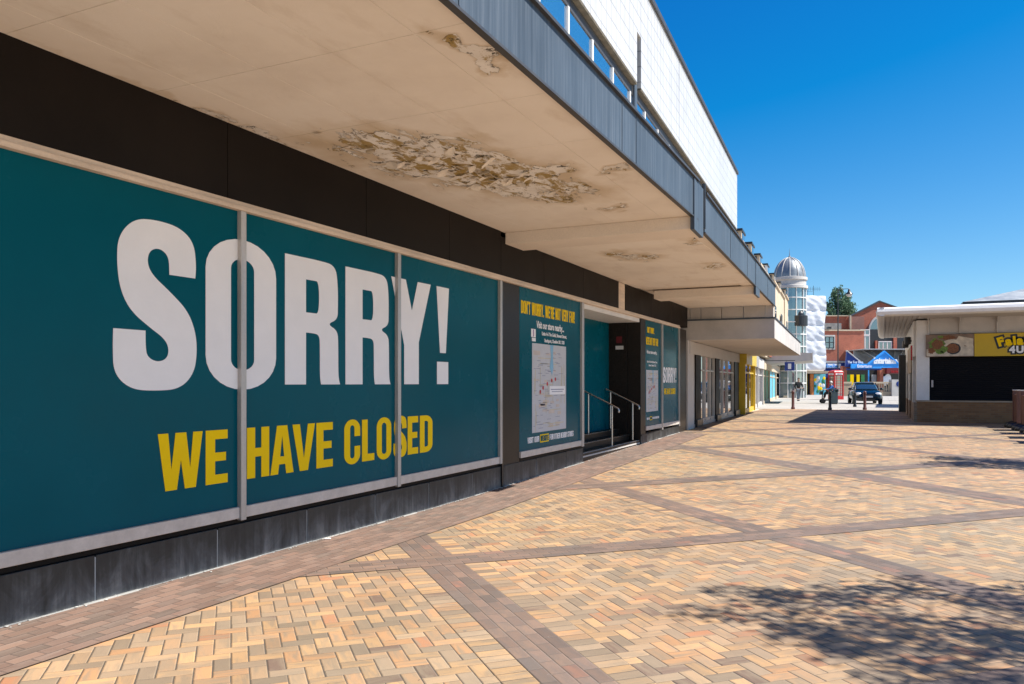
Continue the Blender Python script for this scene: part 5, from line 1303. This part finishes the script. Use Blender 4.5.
J3 = [(0, .20, .77, .14, .12), (-.10, .12, .76, .10), (-.12, -.24, .72, .075), (-.12, -.31, .38, .055), (.10, .12, .76, .10), (.12, -.24, .72, .075), (.12, -.31, .38, .055)]
skin_body('trousers', J3, [(0, 1), (1, 2), (2, 3), (0, 4), (4, 5), (5, 6)], M['jacket'], sp)

# ------------------------------------------------------------------ PARKED CAR (hatchback, nose towards the camera)
d = 53.5; x, y = fpt(A_(864.5, d), d)
car = thing('parked_car', 'dark blue hatchback parked nose towards the bollards', 'car', (x, y, .25), 8)
C_ = lambda n, mb, m, par=car, **k: part(n, mb, M[m], par, world=False, **k)
def loft(secs, n=20):
    """secs: (y, half width low, half width high, z low, z high)"""
    b = MB(); rings = []
    for (yy, wl, wh, zl, zh) in secs:
        pts = []
        for k in range(n):
            q = 2 * pi * k / n + pi / n; cx_, cz_ = cos(q), sin(q); e = .45
            px_ = abs(cx_) ** e * (1 if cx_ > 0 else -1); pz_ = abs(cz_) ** e * (1 if cz_ > 0 else -1)
            t = (pz_ + 1) / 2; w = wl + (wh - wl) * t
            pts.append(b.P(px_ * w, yy, zl + (zh - zl) * t))
        rings.append(pts)
    for A, Bq in zip(rings, rings[1:]):
        for k in range(n): b.f.append([A[k], A[(k + 1) % n], Bq[(k + 1) % n], Bq[k]])
    b.f.append(rings[0][::-1]); b.f.append(rings[-1]); return b
body = loft([(-2.02, .62, .50, .34, .58), (-1.95, .80, .70, .24, .70), (-1.7, .87, .80, .20, .80), (-1.2, .89, .84, .20, .92), (-.85, .89, .86, .20, .98), (0, .89, .87, .20, .98), (1.2, .89, .86, .20, .98), (1.8, .87, .82, .22, .96), (1.98, .80, .74, .30, .90), (2.02, .7, .66, .4, .8)])
bo = C_('body', body, 'car_paint', smooth=True)
C_('cabin_glass', loft([(-.95, .72, .62, .93, 1.0), (-.35, .78, .60, .93, 1.36), (.2, .79, .60, .93, 1.42), (1.0, .78, .60, .93, 1.41), (1.6, .76, .58, .93, 1.25), (1.85, .74, .62, .9, 1.0)]), 'car_glass', smooth=True)
C_('roof', loft([(-.33, .60, .52, 1.33, 1.41), (.2, .63, .56, 1.38, 1.47), (1.0, .63, .56, 1.37, 1.46), (1.55, .60, .52, 1.25, 1.36)]), 'car_paint', smooth=True)
for s in (-1, 1):
    b = MB(); b.tube([(s * .76, -.95, .96), (s * .62, -.36, 1.39)], .035, 8); C_('windscreen_pillar', b, 'car_paint')
    b = MB(); b.ball((s * .60, -1.86, .66), .17, 14, 10, (1.25, .75, .72)); C_('headlight', b, 'lamp_clear', smooth=True)
    b = MB(); b.ball((s * .98, -.62, 1.0), .11, 12, 8, (1.1, .6, .75)); C_('wing_mirror', b, 'car_paint', smooth=True)
    b = MB(); b.ball((s * .62, -1.93, .36), .07, 10, 8, (1.2, .5, 1)); C_('fog_light', b, 'lamp_clear', smooth=True)
    b = MB(); b.box(s * .60, 1.90, .62, s * .80, 2.0, .84); C_('tail_light', b, 'red')
    for yy in (-1.28, 1.28):
        b = MB(); b.tube([(s * .70, yy, .31), (s * .90, yy, .31)], .31, 24); w_ = C_('wheel', b, 'tyre')
        b = MB(); b.tube([(s * .895, yy, .31), (s * .91, yy, .31)], .20, 16); part('rim', b, M['alu'], w_, world=False)
b = MB(); b.box(-.42, -2.03, .30, .42, -1.95, .42); C_('lower_grille', b, 'black')
b = MB(); b.box(-.34, -2.035, .58, .34, -1.96, .66); C_('upper_grille', b, 'black', bevel=.02)
b = MB(); b.box(-.26, -2.06, .45, .26, -2.03, .56); np_ = C_('number_plate', b, 'plate')

# litter: a paper cup lid and scraps along the wall
sr = thing('paper_scrap', 'small white paper scrap lying at the foot of the black plinth', 'litter', (-5.27, 6.62, .012), 30)
b = MB(); b.box(-.035, -.006, 0, .035, .006, .012); part('scrap', b, M['vinyl_white'], sr, world=False, bevel=.004)
lt = MB(); rnd = random.Random(5)
for k in range(420):
    yy = rnd.uniform(2.0, 22); xx = -5.35 + abs(rnd.gauss(0, .03)); r = rnd.uniform(.003, .010)
    lt.ball((xx, yy, gz(yy) + .011 + r * .3), r, 5, 4, (1.2, 1.4, .5))
part('crumbled_mortar', lt, M['mortar'], None, kind='stuff')
bpy.data.objects['crumbled_mortar']['label'] = 'pale crumbs of mortar and grit along the foot of the shop plinth'

# ------------------------------------------------------------------ LIGHT, SKY, CAMERA
world = bpy.data.worlds.new('World'); scene.world = world; world.use_nodes = True
nt = world.node_tree; bg = nt.nodes['Background']
sky = nt.nodes.new('ShaderNodeTexSky'); sky.sky_type = 'NISHITA'; sky.sun_disc = False
sv = Vector((1.0, .18, 1.34)).normalized()
sky.sun_elevation = math.asin(sv.z); sky.sun_rotation = atan2(sv.x, sv.y)
sky.air_density = 1.0; sky.dust_density = .1; sky.ozone_density = 4.0; sky.altitude = 0
hs_ = nt.nodes.new('ShaderNodeHueSaturation'); hs_.inputs['Saturation'].default_value = 1.05
nt.links.new(sky.outputs[0], hs_.inputs['Color'])
sp_ = nt.nodes.new('ShaderNodeSeparateColor'); cb_ = nt.nodes.new('ShaderNodeCombineColor'); nt.links.new(hs_.outputs[0], sp_.inputs[0])
nt.links.new(mathn(nt, 'MAXIMUM', mathn(nt, 'MULTIPLY', mathn(nt, 'SUBTRACT', sp_.outputs[0], SKYC), SKYM), .02), cb_.inputs[0])
nt.links.new(mathn(nt, 'MULTIPLY', mathn(nt, 'SUBTRACT', sp_.outputs[1], .62), .53), cb_.inputs[1]); nt.links.new(mathn(nt, 'ADD', mathn(nt, 'MULTIPLY', sp_.outputs[2], .47), .49), cb_.inputs[2])
nt.links.new(cb_.outputs[0], bg.inputs['Color'])
bg.inputs['Strength'].default_value = .13
sun = bpy.data.lights.new('sun', 'SUN'); sun.energy = 4.8; sun.angle = radians(.53); sun.color = (1, .95, .87)
so_ = bpy.data.objects.new('sun', sun); COL.objects.link(so_); so_.rotation_euler = sv.to_track_quat('Z', 'Y').to_euler(); so_.location = (10, 5, 20)
cam = bpy.data.cameras.new('camera'); cam.sensor_width = 36; cam.lens = 785 / 1024 * 36; cam.shift_y = 41 / 1024; cam.clip_end = 4000; cam.clip_start = .05
co = bpy.data.objects.new('camera', cam); COL.objects.link(co); co.location = (0, 0, 1.65); co.rotation_euler = (radians(90), 0, radians(25.3))
scene.camera = co
scene.view_settings.view_transform = 'Standard'; scene.view_settings.look = 'None'; scene.view_settings.exposure = 1.05; scene.view_settings.gamma = 1
scene.cycles.max_bounces = 12; scene.cycles.diffuse_bounces = 8; scene.cycles.use_denoising = True
